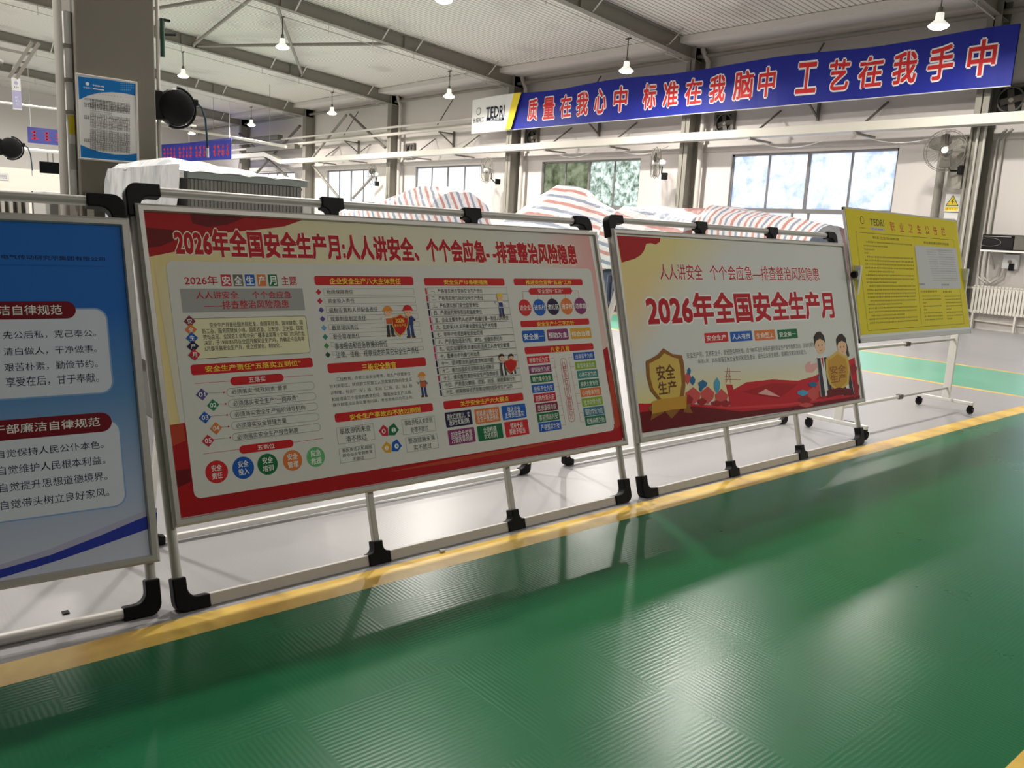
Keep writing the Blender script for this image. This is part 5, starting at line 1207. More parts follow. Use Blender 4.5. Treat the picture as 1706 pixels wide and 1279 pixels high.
# blue banner ---------------------------------------------------------------
t = thing('hanging_banner', (-26.2, 20.1, 0), 'long blue banner with red Chinese lettering and a white logo end', 'banner')
def bw(u, v, n):
    w = .035 * sin(u * 1.7) + .02 * sin(u * 4.1 + 1)
    return (u, -n * 12 + w * .5, v + .04 * u / 19 + .03 * sin(u * 1.1) * (v - 5.25))
BX = LAY['bannerbox']
mb = MB(); N = 60
for i in range(N):
    ua, ub = BX[0] + (BX[2] - BX[0]) * i / N, BX[0] + (BX[2] - BX[0]) * (i + 1) / N
    mb.add([bw(ua, BX[1], -.004), bw(ub, BX[1], -.004), bw(ub, BX[3], -.004), bw(ua, BX[3], -.004)], [(0, 1, 2, 3)])
mb.build('banner_cloth', mat('blue_banner_cloth', (34, 44, 148), .35), t)
items = LAY['banner'][:]
b0 = items.pop(0); items = [['R', [BX[0] + (BX[2] - BX[0]) * i / N, BX[1], BX[0] + (BX[2] - BX[0]) * (i + 1) / N, BX[3]], 'bblue', 0, 0, 'print'] for i in range(N)] + items
BANNERMAT = PRINT
print_sheet(items, t, 'banner_print', to3=bw)
MB().tube([bw(BX[0] + (BX[2] - BX[0]) * i / 40, BX[1] - .01, 0) for i in range(41)], .012, 6).build('hem_rope', OFFW, t)

# things at the right end of the wall -----------------------------------------
t = thing('warning_sign', (-8.6, 20.785, 2.86), 'yellow electrical hazard triangle sign on the column', 'sign')
MB().box((-.17, 0, -.2), (.17, .012, .2)).build('sign_plate', WHITE, t)
print_sheet([['R', [-.165, -.195, .165, .195], 'white', 0, 0, 'print'], ['P', [[-.15, -.07], [.15, -.07], [0, .18]], 'ink', 'print'], ['P', [[-.125, -.055], [.125, -.055], [0, .15]], 'yel', 'print'], ['P', [[.01, .09], [-.03, .02], [.0, .025], [-.012, -.04], [.035, .035], [.005, .03], [.03, .085]], 'ink', 'print'], ['R', [-.15, -.18, .15, -.09], 'yel', 0, 0, 'print'], ['S', [-.12, -.165, .12, -.115], 'amb', 4, 1, 'print']], t, 'sign_print')
t = thing('switch_box', (-8.6, 20.8, 2.5), 'white switch box under the electrical warning sign', 'switch box')
MB().box((-.16, 0, -.95), (.16, .2, .13)).build('box_body', OFFW, t, bevel=.01)
for z in (-.02, -.14): MB().box((-.12, -.015, z - .04), (.1, 0, z + .03)).build('box_louvre', STEELL, t)
MB().box((-8.62, 20.37, 3.15), (-8.3, 20.45, 4.3)).build('cable_duct', STEEL); tag(bpy.data.objects['cable_duct'], 'grey square cable duct behind the wall fan on the right column', 'duct')
for i, (x, l) in enumerate(((-8.24, 'left steel conduit on the right wall column'), (-8.10, 'middle steel conduit on the right wall column'), (-7.95, 'right steel conduit on the right wall column'))):
    pipe_thing('steel_conduit', [(x, 20.4, 4.5), (x, 20.4, .1)], .028, STEELL if i else STEEL, l, 'conduit', 'conduits on the right column', 8)
pipe_thing('wall_post', [(-9.02, 20.9, 4.45), (-9.02, 20.9, .0)], .09, STEEL, 'grey round post just left of the electrical warning sign', 'post', None, 10)
for i, x in enumerate((-7.86, -7.74)):
    pipe_thing('wall_conduit', [(x + .15, 20.9, 4.5), (x, 20.9, 4.3), (x, 20.9, 1.45), (x + .03, 20.88, 1.2), (x + .2, 20.86, 1.08), (x + .42, 20.87, 1.25), (x + .44, 20.9, 1.5)], .022, STEELL, ('left', 'right')[i] + ' conduit of the pair looping into the white wall socket', 'conduit', 'conduit pair beside the socket', 8)
t = thing('wall_socket', (-7.2, 20.98, 1.58), 'white socket box with looped cables above the radiator', 'socket')
MB().box((-.16, -.12, -.16), (.16, 0, .16)).build('socket_box', OFFW, t, bevel=.015); MB().box((.0, -.16, -.2), (.1, -.08, -.04)).build('plug', BLK, t); MB().lathe([(0, -.14), (.04, -.135), (.04, -.12), (0, -.12)], axis=(0, 1, 0), n=12).build('socket_outlet', STEEL, t)
t = thing('wall_oven', (-7.15, 20.55, 1.82), 'dark glass-fronted microwave on a wall shelf right of the yellow board', 'microwave')
t.name = 'microwave'
MB().box((-.55, -.1, 0), (.75, .35, .34)).build('body', BLK, t, bevel=.01); MB().box((-.53, -.12, .02), (.1, -.1, .32)).build('door', GLASSK, t); MB().tube([(-.38 + .24 * cos(a), -.125, .17 + .09 * sin(a)) for a in [2 * pi * i / 24 for i in range(25)]], .004, 4).build('door_ring', STEEL, t)
MB().box((.12, -.115, .02), (.73, -.1, .32)).build('control_panel', STEELD, t); MB().box((-.5, -.13, .29), (.05, -.12, .30)).build('door_trim', STEELL, t)
t = thing('wall_shelf', (-7.05, 20.9, 1.8), 'white wall shelf carrying the microwave', 'shelf')
MB().box((-.65, -.46, -.02), (.9, .1, .019)).build('shelf_board', WHITE, t)
for x in (-.5, .7): MB().bar((x, .08, -.4), (x, -.3, -.02), .03, .03).build('shelf_bracket', STEELL, t)
t = thing('radiator', (-7.9, 20.85, .34), 'white sectional heating radiator on the wall at the right edge', 'radiator'); RADW = mat('radiator_enamel', (226, 222, 212), .4)
for i in range(26):
    x = .06 + i * .076; mb = MB(); mb.box((x - .029, -.05, .03), (x + .029, .05, .64)); mb.lathe([(0, -.05), (.029, -.05), (.029, .05), (0, .05)], (x, 0, .64), (0, 1, 0), 10); mb.build('radiator_section', RADW, t, bevel=.008)
for z in (.07, .6): MB().tube([(-.12, 0, z), (2.1, 0, z)], .028, 8).build('header_pipe', RADW, t)
for x in (.1, 1.0, 1.9): MB().box((x - .02, -.04, -.34), (x + .02, .04, .06)).build('radiator_foot', RADW, t)
pipe_thing('heating_pipe', [(-8.1, 20.955, .94), (-8.1, 20.955, .2), (-5.6, 20.955, .16)], .03, RADW, 'white heating pipe below the radiator', 'pipe', None, 8)

# striped tarpaulins over machines ----------------------------------------------
def tarp(name, st, y0, y1, m, label, group, zb=1.05, seed=0, body=None, inset=.45, eave=.80, sharp=False):
    """stations (x, height): draped sheet over a machine"""
    kq = ((y0 + y1) / 2 - .1) / 13.7; st = [(a * kq, 1.65 + (b - 1.65) * kq) for a, b in st]
    xs = []; NX = 44; X0, X1 = st[0][0], st[-1][0]
    def h(x):
        for (xa, ha), (xb, hb) in zip(st, st[1:]):
            if xa <= x <= xb: return ha + (hb - ha) * (x - xa) / (xb - xa)
        return st[-1][1]
    prof = [(0, 'b'), (.02, .35), (.06, .7), (.12, 'e'), (.24, 'm'), (.38, 1), (.62, 1), (.76, 'm'), (.88, 'e'), (.94, .7), (.98, .35), (1, 'b')]
    if sharp: prof = [(a if k != 1 else .47 if a < .5 else .53, k) for a, k in prof]
    V = []; NP = len(prof); sub = 3; PR = []
    for (a, ka), (b, kb) in zip(prof, prof[1:]):
        for s_ in range(sub): PR.append((a, ka, b, kb, s_ / sub))
    PR.append((1, 'b', 1, 'b', 0))
    def zz(k, H):
        e = zb + (H - zb) * eave
        return zb if k == 'b' else e if k == 'e' else (e + H) / 2 + .02 if k == 'm' else H if k == 1 else zb + (e - zb) * k / .8
    for i in range(NX + 1):
        x = X0 + (X1 - X0) * i / NX; H = h(x)
        for a, ka, b, kb, f in PR:
            yy = a + (b - a) * f; z = zz(ka, H) + (zz(kb, H) - zz(ka, H)) * f
            p = Vector((x, y0 + (y1 - y0) * yy, z)); n = noise.noise_vector(p * 1.3 + Vector((seed, 0, 0))) * .07 + noise.noise_vector(p * 3.3 + Vector((0, seed, 0))) * .035
            V.append(p + n)
    n = len(PR); F = [(i * n + k, (i + 1) * n + k, (i + 1) * n + k + 1, i * n + k + 1) for i in range(NX) for k in range(n - 1)]
    F += [tuple(range(n)), tuple(NX * n + k for k in range(n - 1, -1, -1))]
    t = thing(name, (0, 0, 0), label, 'covered machine', group)
    mb = MB(); mb.add(V, F); mb.build('tarpaulin', m, t, smooth=True)
    bx = MB(); bx.box((X0 + .12, y0 + .12, .14), (X1 - .12, y1 - .12, zb + .12)); bx.build('machine_tank', mat('dark_blue_grey_enamel', (70, 76, 98), .4), t)
    f2 = MB()
    for i in range(int((X1 - X0 - .8) / .16)): f2.box((X0 + .4 + .16 * i, y0 + .0, .22), (X0 + .43 + .16 * i, y0 + .13, zb - .1))
    f2.build('cooling_fins', mat('blue_grey_fins', (88, 92, 110), .45), t)
    sk = MB()
    for yy in (y0 + .2, y1 - .4): sk.box((X0 + .1, yy, 0), (X1 - .1, yy + .2, .45 if 0 else .14))
    for xx in (X0 + .3, X1 - .5): sk.box((xx, y0 + .2, .14), (xx + .2, y1 - .2, .16))
    sk.build('skid_base', mat('brown_primer_skid', (112, 76, 66), .6), t); return t
TG = 'machines under striped tarpaulins'
tarp('covered_machine', [(-17.05, 1.65), (-15.75, 2.24), (-14.55, 2.79), (-14.0, 2.78), (-12.95, 2.27), (-12.36, 2.0)], 13.75, 16.4, tarp_mat('striped_tarpaulin_bands', (.1, .6, 1.0), .5), 'tall peaked striped tarpaulin tent behind the gap between the two boards', TG, .95, 1, eave=.38, sharp=True)
tarp('covered_machine', [(-12.25, 2.29), (-11.4, 2.32), (-10.1, 2.27)], 13.9, 16.2, tarp_mat('striped_tarpaulin_long', (.22, -.2, 1.6), .62), 'pink and blue long-striped tarpaulin above the left half of the month board', TG, .9, 5, eave=.75)
tarp('covered_machine', [(-10.0, 2.32), (-9.0, 2.22), (-7.55, 2.04)], 13.9, 16.0, tarp_mat('striped_tarpaulin_upright', (1, .12, .1), .27), 'upright-striped tarpaulin above the right half of the month board', TG, .9, 9, eave=.85)
tarp('covered_machine', [(-24.34, 1.97), (-21.96, 2.29), (-20.04, 2.75), (-19.12, 2.75), (-18.39, 2.63)], 13.75, 16.2, tarp_mat('striped_tarpaulin_slanted', (.7, .9, .5), .42), 'broad slanted-striped tarpaulin behind the safety board below the bright window', TG, 1.2, 13, eave=.8)

# film-wrapped cabinet -----------------------------------------------------------
t = thing('wrapped_cabinet', (-6.0, 2.13, 0), 'grey louvred cabinet wrapped in white plastic film behind the first board', 'cabinet')
MB().box((-1.62, .0, 0), (0, .86, 1.90)).build('cabinet_body', GREYP, t, bevel=.01)
mb = MB()
for i in range(30): mb.box((.0, .02 + i * .0275, .1), (.006, .038 + i * .0275, 1.89))
mb.build('side_louvres', mat('grey_louvre', (134, 134, 130), .5), t)
MB().box((-.05, -.01, 1.895), (.025, .9, 1.945)).build('roof_edge', mat('pale_green_grey_edge', (150, 160, 156), .5), t, bevel=.008)
MB().box((-.02, .86, .05), (.015, .93, 1.8)).build('corner_post', OFFW, t, bevel=.006)
mb = MB(); NX, NY = 26, 14
def filmz(a, b): return 1.955 + .10 * (1 - b ** 2.2) * min(1, b * 12 + .35) * (min(1, (1 - a) / .35) if a > .6 else .75 + .25 * a / .6) + .012 * noise.noise(Vector((a * 6, b * 9, 3))) + .006 * sin(b * 60)
V = [(-1.70 + 1.74 * i / NX + .012 * noise.noise(Vector((i, j, 0))), -.055 + .955 * j / NY, filmz(i / NX, j / NY) - .012 * (1 if j in (0, NY) or i in (0, NX) else 0)) for i in range(NX + 1) for j in range(NY + 1)]
F = [(i * (NY + 1) + j, (i + 1) * (NY + 1) + j, (i + 1) * (NY + 1) + j + 1, i * (NY + 1) + j + 1) for i in range(NX) for j in range(NY)]
mb.add(V, F); mb.build('top_film', FILM, t, smooth=True)
mb = MB(); NZ = 18
V = []
for i in range(NX + 1):
    for k in range(NZ + 1):
        a = i / NX; z = 1.985 - 1.5 * k / NZ; x = -1.70 + 1.72 * a; bulge = .05 * sin(pi * k / NZ) + .03 * noise.noise(Vector((x * 3, z * 3, 1))) + .02 * noise.noise(Vector((x * 9, z * 5, 4)))
        V.append((x + (.12 * (1 - a) * min(1, max(0, (1.85 - z) * 1.6))) - (.04 if i == 0 and z > 1.8 else 0) + (.06 * max(0, z - 1.85) / .13 if i == 0 else 0), -.06 - bulge, z))
F = [(i * (NZ + 1) + k, i * (NZ + 1) + k + 1, (i + 1) * (NZ + 1) + k + 1, (i + 1) * (NZ + 1) + k) for i in range(NX) for k in range(NZ)]
mb.add(V, F); mb.build('side_film', FILM, t, smooth=True)

# near pillar with its fittings -----------------------------------------------------
struct('column_near', MB().box((-8.72, 1.985, 0), (-8.21, 2.64, roof_z(2.3) - .4)), COLM, 'broad olive grey pillar behind the first two boards', bevel=.01)
bpy.data.objects['column_near'].name = 'pillar'
MB().box((-8.66, 2.65, 1.2), (-8.5, 2.70, 6)).build('cable_duct', STEELD); tag(bpy.data.objects['cable_duct.001'], 'dark flat cable duct on the right side of the grey pillar', 'duct')
pipe_thing('pillar_conduit', [(-8.45, 2.76, 6.5), (-8.45, 2.74, 1.6)], .018, STEELL, 'thin conduit on the right side of the grey pillar', 'conduit', None, 8)
pipe_thing('pillar_pipe', [(-8.3, 1.875, 7.2), (-8.3, 1.875, .1)], .035, STEELL, 'steel pipe on the left side of the grey pillar', 'pipe', None, 10)
t = thing('cable_trunking', (-8.36, 1.955, 0), 'white upright cable trunking with stickers left of the grey pillar', 'trunking')
MB().box((-.05, -.028, 1.75), (.05, .028, 3.3)).build('trunking_body', OFFW, t, bevel=.006)
MB().box((.05, -.024, 2.28), (.052, .024, 2.44)).build('sticker', mat('yellow_sticker', (226, 206, 40), .4), t); MB().box((.05, -.024, 1.98), (.052, .024, 2.2)).build('sticker', mat('grey_sticker', (180, 178, 172), .4), t)
for z in (2.45, 2.72, 3.0): MB().box((-.03, -.06, z), (.06, .03, z + .03)).build('pipe_clamp', STEEL, t)
t = thing('valve_tap', (-8.45, 2.79, 3.28), 'green air valve on the right side of the grey pillar', 'valve')
MB().tube([(0, 0, .14), (0, 0, -.2)], .022, 10).build('valve_body', mat('dark_green_paint', (30, 66, 52), .4), t); MB().tube([(0, .0, .0), (0, .12, .02)], .014, 8).build('valve_spout', BLK, t); MB().box((-.02, -.02, .12), (.02, .07, .14)).build('valve_handle', BLK, t)
px0 = LAY['postbox']; t = thing('framed_poster', (-8.21, 0, 0), 'blue and white framed notice hung on the grey pillar', 'poster', rotz=pi / 2)
mb = MB(); fw_ = .018
u0, v0, u1, v1 = px0
for a, b in (((u0 - fw_, -.025, v0 - fw_), (u1 + fw_, 0, v0)), ((u0 - fw_, -.025, v1), (u1 + fw_, 0, v1 + fw_)), ((u0 - fw_, -.025, v0), (u0, 0, v1)), ((u1, -.025, v0), (u1 + fw_, 0, v1))): mb.box(a, b)
mb.build('poster_frame', ALUW, t, bevel=.004)
MB().box((u0, -.008, v0), (u1, 0, v1)).build('backing', WHITE, t)
print_sheet(LAY['poster'], t, 'poster_print', loc=(0, -.009, 0))
def reel(loc, label, s=1):
    t = thing('hose_reel', loc, label, 'hose reel', 'black hose reels on the pillars')
    MB().lathe([(0, -.09), (.11, -.10), (.155, -.08), (.17, -.03), (.17, .03), (.155, .08), (.11, .10), (0, .09)], axis=(1, -.1, 0), n=28).build('reel_drum', BLK, t, smooth=True)
    MB().tube([(.02, .185 * cos(a), .185 * sin(a)) for a in [-pi * .62 + pi * 1.1 * i / 20 for i in range(21)]], .012, 8).build('guard_ring', BLK, t, smooth=True)
    MB().box((-.06, -.24, -.13), (.06, -.13, .13)).build('pivot_bracket', BLK, t, bevel=.01)
    MB().box((-.02, .15, .04), (.04, .21, .1)).build('hose_outlet', BLK, t, bevel=.01)
    pts = [(.01, .2, .07), (.01, .25, .03), (.01, .285, -.08), (.01, .295, -.22), (.01, .30, -.34)]
    h = MB().tube(pts, .010, 8).build('air_hose', HOSE, t, smooth=True)
    MB().tube([(.01, .30, -.34), (.01, .302, -.43)], .014, 8).build('hose_coupling', OFFW, h); return t
reel((-8.42, 2.885, 2.635), 'black hose reel on the right side of the grey pillar')
reel((-16.4, 2.92, 2.57), 'farther black hose reel at the left edge before the blue sign')

# left background ------------------------------------------------------------------
struct('column_far', MB().box((-16.9, 2.0, 0), (-16.4, 2.62, roof_z(2.3) - .4)), COLM, 'farther olive grey pillar at the left edge'); bpy.data.objects['column_far'].name = 'pillar.001'
t = thing('hanging_sign', (-16.4, 2.98, 3.42), 'small white and blue sign hung from a slanted steel bracket', 'sign')
t.rotation_euler = (0, 0, pi / 2)
MB().box((0, -.01, -.22), (.13, .01, .28)).build('sign_plate', WHITE, t)
print_sheet([['R', [0, -.22, .13, .28], 'white', 0, 0, 'print'], ['R', [0, -.2, .13, .08], 'lav3', 0, 0, 'print'], ['D', [.065, .2], .03, 'lav3', 12, 'print'], ['S', [.03, .12, .10, .15], 'gry', 3, 1, 'print'], ['S', [.03, -.16, .1, .0], 'lavw', 1, 1, 'print']], t, 'sign_print', loc=(0, -.011, 0))
t = thing('slanted_bracket', (-16.4, 3.0, 3.69), 'slanted steel channel bracket above the small hanging sign', 'bracket')
for d in (-.05, .05): MB().bar((0, -.0 + d, 0), (0, .36 + d, .62), .03, .05).build('bracket_rail', STEEL, t)
MB().bar((-.01, -.385, .45), (-.01, .25, .42), .03, .04).build('fixing_arm', STEEL, t)
for f in (.2, .45, .7): MB().bar((0, -.05 + .36 * f, .62 * f), (0, .05 + .36 * f, .62 * f), .02, .03).build('cross_tie', STEELD, t)
t = thing('floodlight', (-16.4, 3.06, 3.92), 'dark round floodlight beside the slanted bracket', 'floodlight')
t.location.y -= .3; MB().lathe([(0, -.12), (.06, -.12), (.075, .1), (.0, .1)], axis=(0, 1, -.5), n=18).build('housing', STEELD, t, smooth=True); MB().tube([(0, -.05, -.06), (0, -.18, -.14), (0, -.4, -.1)], .02, 8).build('mount_arm', BLK, t)
t = thing('ceiling_monitor', (-24.6, 5.0, 2.48), 'black flat screen hung at the left edge beside the grey pillar', 'monitor')
MB().box((-.03, .0, 0), (.03, .62, .29)).build('screen', GLASSK, t, bevel=.01)
for y in (.2, .32): MB().tube([(0, y, .29), (0, y, .55)], .015, 8).build('hanging_rod', STEEL, t)
pipe_thing('light_rail', [(-24.6, 2.6, 3.03), (-24.6, 9, 3.03)], .045, WHITE, 'white lighting rail carrying the black flat screen', 'rail', None, 10)
pipe_thing('sprinkler_pipe', [(-24.6, 1.0, 4.10), (-24.6, 9, 4.10)], .03, CREAM, 'thin cream pipe high left of the grey pillar', 'pipe', None, 8)
struct('wall_partition', MB().box((-30.2, -2, 0), (-30, 8.5, 2.75)), mat('cream_partition', (226, 220, 208), .6), 'low cream partition behind the flat screen')
t = thing('partition_notice', (-29.99, 4.62, 2.36), 'small grey notice plate on the cream partition', 'sign', rotz=pi / 2)
MB().box((0, -.012, 0), (.62, 0, .2)).build('notice_plate', STEELL, t); print_sheet([['R', [.01, .01, .61, .19], 'gsheet', 0, 0, 'print'], ['S', [.05, .04, .57, .16], 'gry', 16, 1, 'print']], t, 'notice_print', loc=(0, -.013, 0))
t = thing('hanging_banner', (-47.5, 9.2, 4.65), 'dark blue far banner behind the left hose reel', 'banner', rotz=pi / 2)
MB().box((0, -.02, 0), (2.2, 0, .75)).build('banner_cloth', mat('blue_banner_cloth', (34, 44, 148), .35), t)
print_sheet([['S', [.1 + i * .55, .15, .5 + i * .55, .6], 'bnred', 1, 1, 'print'] for i in range(4)], t, 'banner_print', loc=(0, -.021, 0))
for y in (.15, 2.05): MB().tube([(y, -.01, .75), (y, -.01, 3.68)], .012, 6).build('hanging_rope', OFFW, t)
t = thing('hanging_banner', (-53.2, 17.0, 4.5), 'far purple-blue banner with red lettering above the wrapped cabinet', 'banner')
FB = lambda u, v, n: (u, -n * 8, v + (-.12 - .1 * (v > .5)) * u / 11.3)
print_sheet([['R', [0, .1, 1.1, 1.0], 'white', 0, 0, 'print'], ['R', [.8, .1, 1.2, 1.0], 'lime', 0, 0, 'print'], ['R', [1.15, .05, 11.4, 1.08], 'bblue', 0, 0, 'print']] + [['S', [1.5 + i * .56 + .3 * (i // 4), .22, 1.93 + i * .56 + .3 * (i // 4), .9], 'bnred', 1, 1, 'print'] for i in range(16)], t, 'banner_print', to3=FB)
for x in (.2, 5.6, 11.2): MB().tube([(x, .02, .9), (x, .02, 3.14)], .012, 6).build('hanging_rope', OFFW, t)
MB().box((0, .01, -.02), (11.4, .03, .98)).build('banner_cloth', mat('blue_banner_cloth', (34, 44, 148), .35), t)
t = thing('overhead_trunking', (0, 0, 0), 'long pale overhead trunking falling right above the wrapped cabinet', 'trunking')
MB().tube([(-53.0, 17.2, 6.75), (-36.1, 17.2, 4.84)], .07, 10).build('trunking_body', CREAM, t, smooth=True)
for f in (.1, .5, .9): MB().tube([(-53 + 16.9 * f, 17.2, 6.75 - 1.91 * f), (-53 + 16.9 * f, 17.2, roof_z(17.2))], .012, 6).build('hanging_rod', STEEL, t)
for x, z, l in ((-45, 5.9, 'dark steel beam end at the far wall above the trunking'), (-43, 5.35, 'dark crane rail end at the far wall beside the raised tray')):
    tag(MB().box((x - 4, 20.0, z - .12), (x + 2, 20.3, z + .12)).build('crane_rail', STEELD), l, 'rail', 'dark rails at the far wall')
# equipment seen between the rails of the left board
t = thing('transformer', (-10.2, 1.55, 0), 'grey finned transformer behind the left blue board', 'transformer')
MB().box((-1.2, -.6, .1), (-.1, .4, 1.7)).build('tank', GREYP, t)
for i in range(14): MB().box((-.1, -.6 + i * .075, .3), (.02, -.57 + i * .075, 1.78)).build('cooling_fin', STEELL if i % 3 else STEEL, t)
MB().tube([(.0, .47, .2), (.0, .47, 1.8)], .035, 10).build('riser_pipe', RUB, t)
MB().box((.02, -.2, 1.6), (.06, .03, 1.72)).build('name_plate', WHITE, t)
t = thing('control_cabinet', (-9.0, 1.95, 0), 'white control cabinet with round hinge knob left of the grey pillar', 'cabinet')
MB().box((-.5, -.09, 0), (0, .05, 1.79)).build('cabinet_body', WHITE, t, bevel=.01); MB().box((.0, -.05, .5), (.012, .02, 1.76)).build('door', GREYP, t)
MB().lathe([(0, -.02), (.05, -.02), (.05, .03), (0, .03)], (.02, .09, 1.76), (1, 0, 0), 20).build('round_knob', OFFW, t); MB().tube([(.02, .09, 1.74), (.02, .10, 1.2)], .022, 10).build('knob_stem', OFFW, t)
t = thing('cable_cabinet', (-8.0, 2.0, 0), 'low olive grey cabinet in front of the grey pillar', 'cabinet')
MB().box((-.1, 0, 0), (.12, .5, 1.74)).build('cabinet_body', mat('olive_cabinet', (108, 108, 94), .5), t, bevel=.006); MB().box((-.11, -.01, 1.74), (.14, .51, 1.765)).build('cabinet_lid', mat('pale_olive_edge', (150, 148, 132), .5), t)

# notice boards ------------------------------------------------------------------------
def arc(cx, cy, r, a0, a1, n=6): return [(cx + r * cos(a0 + (a1 - a0) * i / n), cy + r * sin(a0 + (a1 - a0) * i / n)) for i in range(n + 1)]
def elbow(L, h, R, sx, sz):
    P = [(-h, -L)] + arc(-h + R, h - R, R, pi, pi / 2) + [(L, h), (L, -h)] + arc(h + .045, -h - .045, .045, pi / 2, pi) + [(h, -L)]
    return [(x * sx, z * sz) for x, z in P]
def tee(L, h, s, sz):
    P = [(-L, h), (-L, -h)] + arc(-s - .03, -h - .03, .03, pi / 2, 0, 4) + [(-s, -L * 1.4), (s, -L * 1.4)] + arc(s + .03, -h - .03, .03, pi, pi / 2, 4) + [(L, -h), (L, h)]
    return [(x, z * sz) for x, z in P]
def notice_board(O, rotz, s, ul, ur, mids, pb, vt, items, rear, label, round_tube=False, name='notice_board', vb=.028):
    t = thing(name, O, label, 'notice board', 'mobile notice boards along the aisle', rotz)
    th = atan(s); rot = (-th, 0, 0); pr = .021
    u0, v0, u1, v1 = pb
    for u in (ul, ur):
        (MB().tube([(u, .02, vb + .05), (u, .02, vt - .04)], pr, 14) if True else None).build('front_post', ALU, t, smooth=True, rot=rot)
    for u in mids:
        MB().box((u - .016, .006, vb + .02), (u + .016, .036, vt - .02)).build('middle_post', ALUW, t, rot=rot, bevel=.004)
    MB().tube([(ul + .05, .02, vt), (ur - .05, .02, vt)], pr, 14).build('top_rail', ALU, t, smooth=True, rot=rot)
    if round_tube: MB().tube([(ul + .05, .02, vb), (ur - .05, .02, vb)], .024, 14).build('bottom_rail', ALU, t, smooth=True, rot=rot)
    else: MB().box((ul + .05, -.0, vb - .026), (ur - .05, .04, vb + .026)).build('bottom_rail', ALUW, t, rot=rot, bevel=.004)
    for u, sx in ((ul, 1), (ur, -1)):
        for v, sz in ((vt, 1), (vb, -1)):
            MB().prism(elbow(.12, .029, .05, sx, sz), .058, o=(u, -.009, v)).build('corner_joint', BLK, t, rot=rot, bevel=.006)
    for u in mids:
        for v, sz in ((vt, 1), (vb, -1)): MB().prism(tee(.062, .029, .025, sz), .058, o=(u, -.009, v)).build('tee_joint', BLK, t, rot=rot, bevel=.005)
    # panel with mitred frame
    fw_ = .034; f = MB(); n0, n1 = -.028, .004
    O4 = [(u0, v0), (u1, v0), (u1, v1), (u0, v1)]; I4 = [(u0 + fw_, v0 + fw_), (u1 - fw_, v0 + fw_), (u1 - fw_, v1 - fw_), (u0 + fw_, v1 - fw_)]
    M4 = [(u0 + fw_ * .3, v0 + fw_ * .3), (u1 - fw_ * .3, v0 + fw_ * .3), (u1 - fw_ * .3, v1 - fw_ * .3), (u0 + fw_ * .3, v1 - fw_ * .3)]
    ring = lambda Q, n: [(x, n, z) for x, z in Q]
    V = ring(O4, n1) + ring(O4, n0 + .008) + ring(M4, n0) + ring([(a * .8 + b * .2, c * .8 + d * .2) for (a, c), (b, d) in zip(I4, M4)], n0) + ring(I4, n0 + .010) + ring(I4, n1)
    for r in range(5): f.add([], []); 
    F = [(r * 4 + i, r * 4 + (i + 1) % 4, (r + 1) * 4 + (i + 1) % 4, (r + 1) * 4 + i) for r in range(5) for i in range(4)] + [(20 + i, 20 + (i + 1) % 4, (i + 1) % 4, i) for i in range(4)]
    f.add(V, F); f.build('panel_frame', ALU, t, rot=rot)
    MB().box((u0 + .01, -.012, v0 + .01), (u1 - .01, .002, v1 - .01)).build('backing_panel', WHITE, t, rot=rot)
    print_sheet(items, t, 'poster', rot=rot, loc=(0, -.0125 * cos(th), .0125 * sin(th)))
    # hinged rear support
    a, b, D, vatt = rear
    for u, sx in ((a, 1), (b, -1)):
        MB().bar((u, s * vatt + .055, vatt), (u, D, .05), .03, .024, (1, 0, 0)).build('rear_leg', WHITE if not round_tube else ALUW, t)
        MB().box((u - .02, s * vatt + .02, vatt - .03), (u + .02, s * vatt + .075, vatt + .02)).build('hinge_block', BLK, t)
        MB().prism(elbow(.07, .022, .035, sx, -1), .044, o=(u, D - .022, .026)).build('rear_joint', BLK, t, bevel=.004)
    MB().box((a + .04, D - .013, .012), (b - .04, D + .013, .042)).build('rear_rail', WHITE, t, bevel=.003)
    return t
notice_board((-3.345, 1.14, 0), pi / 2, .31, .0, 2.80, (.965, 1.86), (0.0, .358, 2.852, 1.757), 1.825, LAY['safety'], (.12, 2.64, .81, 1.3), 'white and red safety production board crowded with coloured columns, widest in view')
notice_board((-3.33, 4.07, 0), pi / 2, .28, .02, 2.88, (.99, 1.92), (0.0, .36, 2.985, 1.765), 1.835, LAY['month'], (.09, 2.98, .83, 1.36), 'red-titled safety month board with gold shields, second along the yellow line')
notice_board(tuple(LAY['b0O']), radians(86.147), .28, -.985, -.022, (), (-1.02, .218, .012, 1.675), 1.752, LAY['integrity'], (-.9, -.10, .85, 1.3), 'blue and white integrity rules board cut by the left edge', True)
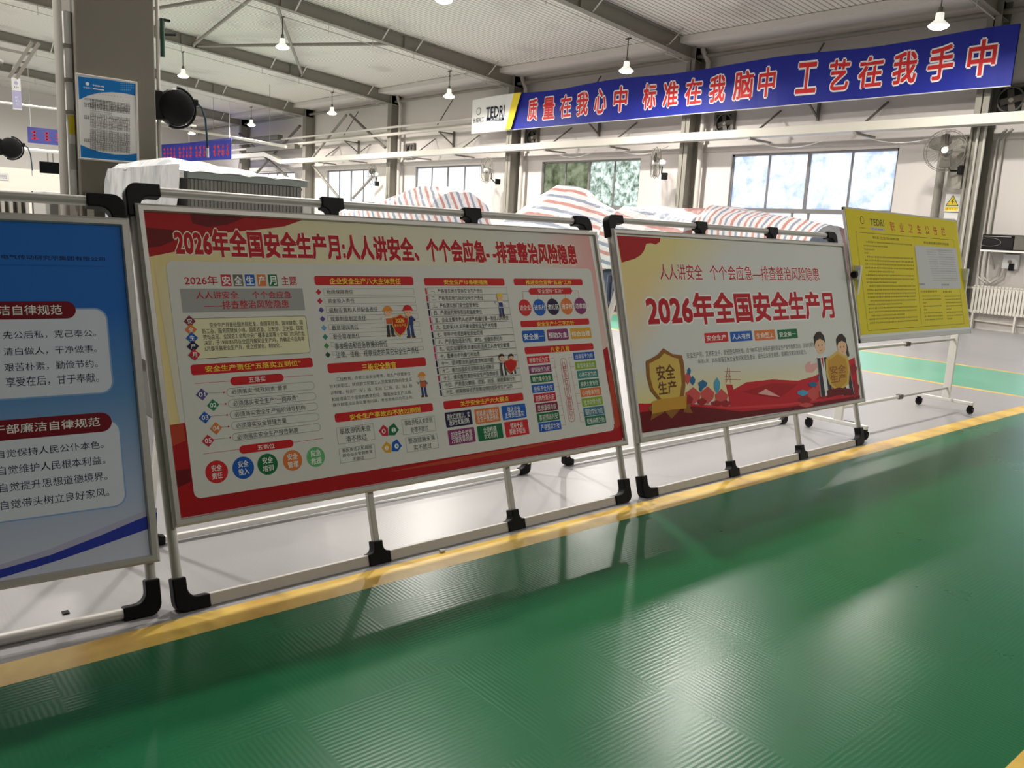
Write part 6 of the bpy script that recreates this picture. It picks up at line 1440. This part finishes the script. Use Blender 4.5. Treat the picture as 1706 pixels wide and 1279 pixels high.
# yellow swivel board
def caster(t, x, y):
    c = MB(); c.box((x - .018, y - .018, .065), (x + .018, y + .018, .095)); c.box((x - .02, y - .03, .03), (x - .012, y + .03, .075)); c.box((x + .012, y - .03, .03), (x + .02, y + .03, .075))
    o = c.build('caster', BLK, t); MB().lathe([(0, -.012), (.03, -.012), (.036, -.006), (.036, .006), (.03, .012), (0, .012)], (x, y, .037), (1, 0, 0), 20).build('caster_wheel', RUB, o); return o
t = thing('swivel_board', (-3.66, 7.06, 0), 'yellow occupational health board on white wheeled swivel stand', 'notice board', rotz=pi / 2)
for u in (.06, 2.36):
    MB().box((u - .016, -.03, .1), (u + .016, .05, 1.52)).build('post', WHITE, t, bevel=.005)
    MB().box((u - .02, -.27, .095), (u + .02, .31, .13)).build('foot', WHITE, t, bevel=.005)
    for y in (-.25, .29): caster(t, u, y)
    MB().lathe([(0, -.03), (.028, -.03), (.032, .0), (.02, .02), (0, .02)], (u + (-.045 if u < 1 else .045), 0, 1.44), (1, 0, 0), 18).build('pivot_knob', BLK, t, smooth=True)
    MB().box((u - .03, -.022, 1.40), (u + .03, .03, 1.48)).build('pivot_bracket', WHITE, t)
for z in (.77, .24):
    MB().tube([(.06, .01, z), (1.25, .01, z)], .016, 10).build('outer_crossbar', WHITE, t, smooth=True); MB().tube([(1.2, .01, z), (2.36, .01, z)], .012, 10).build('inner_crossbar', ALU, t, smooth=True)
    MB().box((1.2, -.012, z - .022), (1.28, .032, z + .022)).build('bar_clamp', STEELD, t, bevel=.004)
th = atan(.27); rot = (-th, 0, 0); lc = (0, -.37, 0)
f = MB(); f.box((0, 0, .885), (2.385, .022, .93)); f.box((0, 0, 2.065), (2.385, .022, 2.095)); f.box((0, 0, .885), (.022, .022, 2.095)); f.box((2.363, 0, .885), (2.385, .022, 2.095))
f.build('panel_frame', ALU, t, rot=rot, loc=lc, bevel=.004)
MB().box((.012, .001, .9), (2.373, .018, 2.085)).build('backing_panel', OFFW, t, rot=rot, loc=lc)
MB().box((.01, .0185, .9), (2.375, .021, 2.085)).build('rear_skin', STEELL, t, rot=rot, loc=lc)
print_sheet(LAY['yellow'], t, 'poster', rot=rot, loc=(0, -.37 - .001, 0))
# small things on the floor
t = thing('bolt', (-3.30, 2.45, .0), 'tiny shiny bolt lying by the bottom rail of the safety board', 'bolt'); MB().tube([(0, -.012, .009), (0, .014, .009)], .007, 8).build('bolt_shank', ALU, t); MB().lathe([(0, 0), (.0095, 0), (.0095, .008), (0, .008)], (0, -.018, .0095), (0, 1, 0), 6).build('bolt_head', ALU, t)
tag(MB().box((-3.62, .74, 0), (-3.59, .765, .006)).build('plastic_chip', BLK), 'small black chip on the grey floor under the blue board', 'chip')
tag(MB().box((-3.93, 7.72, 0), (-3.83, 7.76, .006)).build('plastic_chip', BLK), 'small dark chip on the floor beside the yellow board casters', 'chip')
bpy.context.view_layer.update()
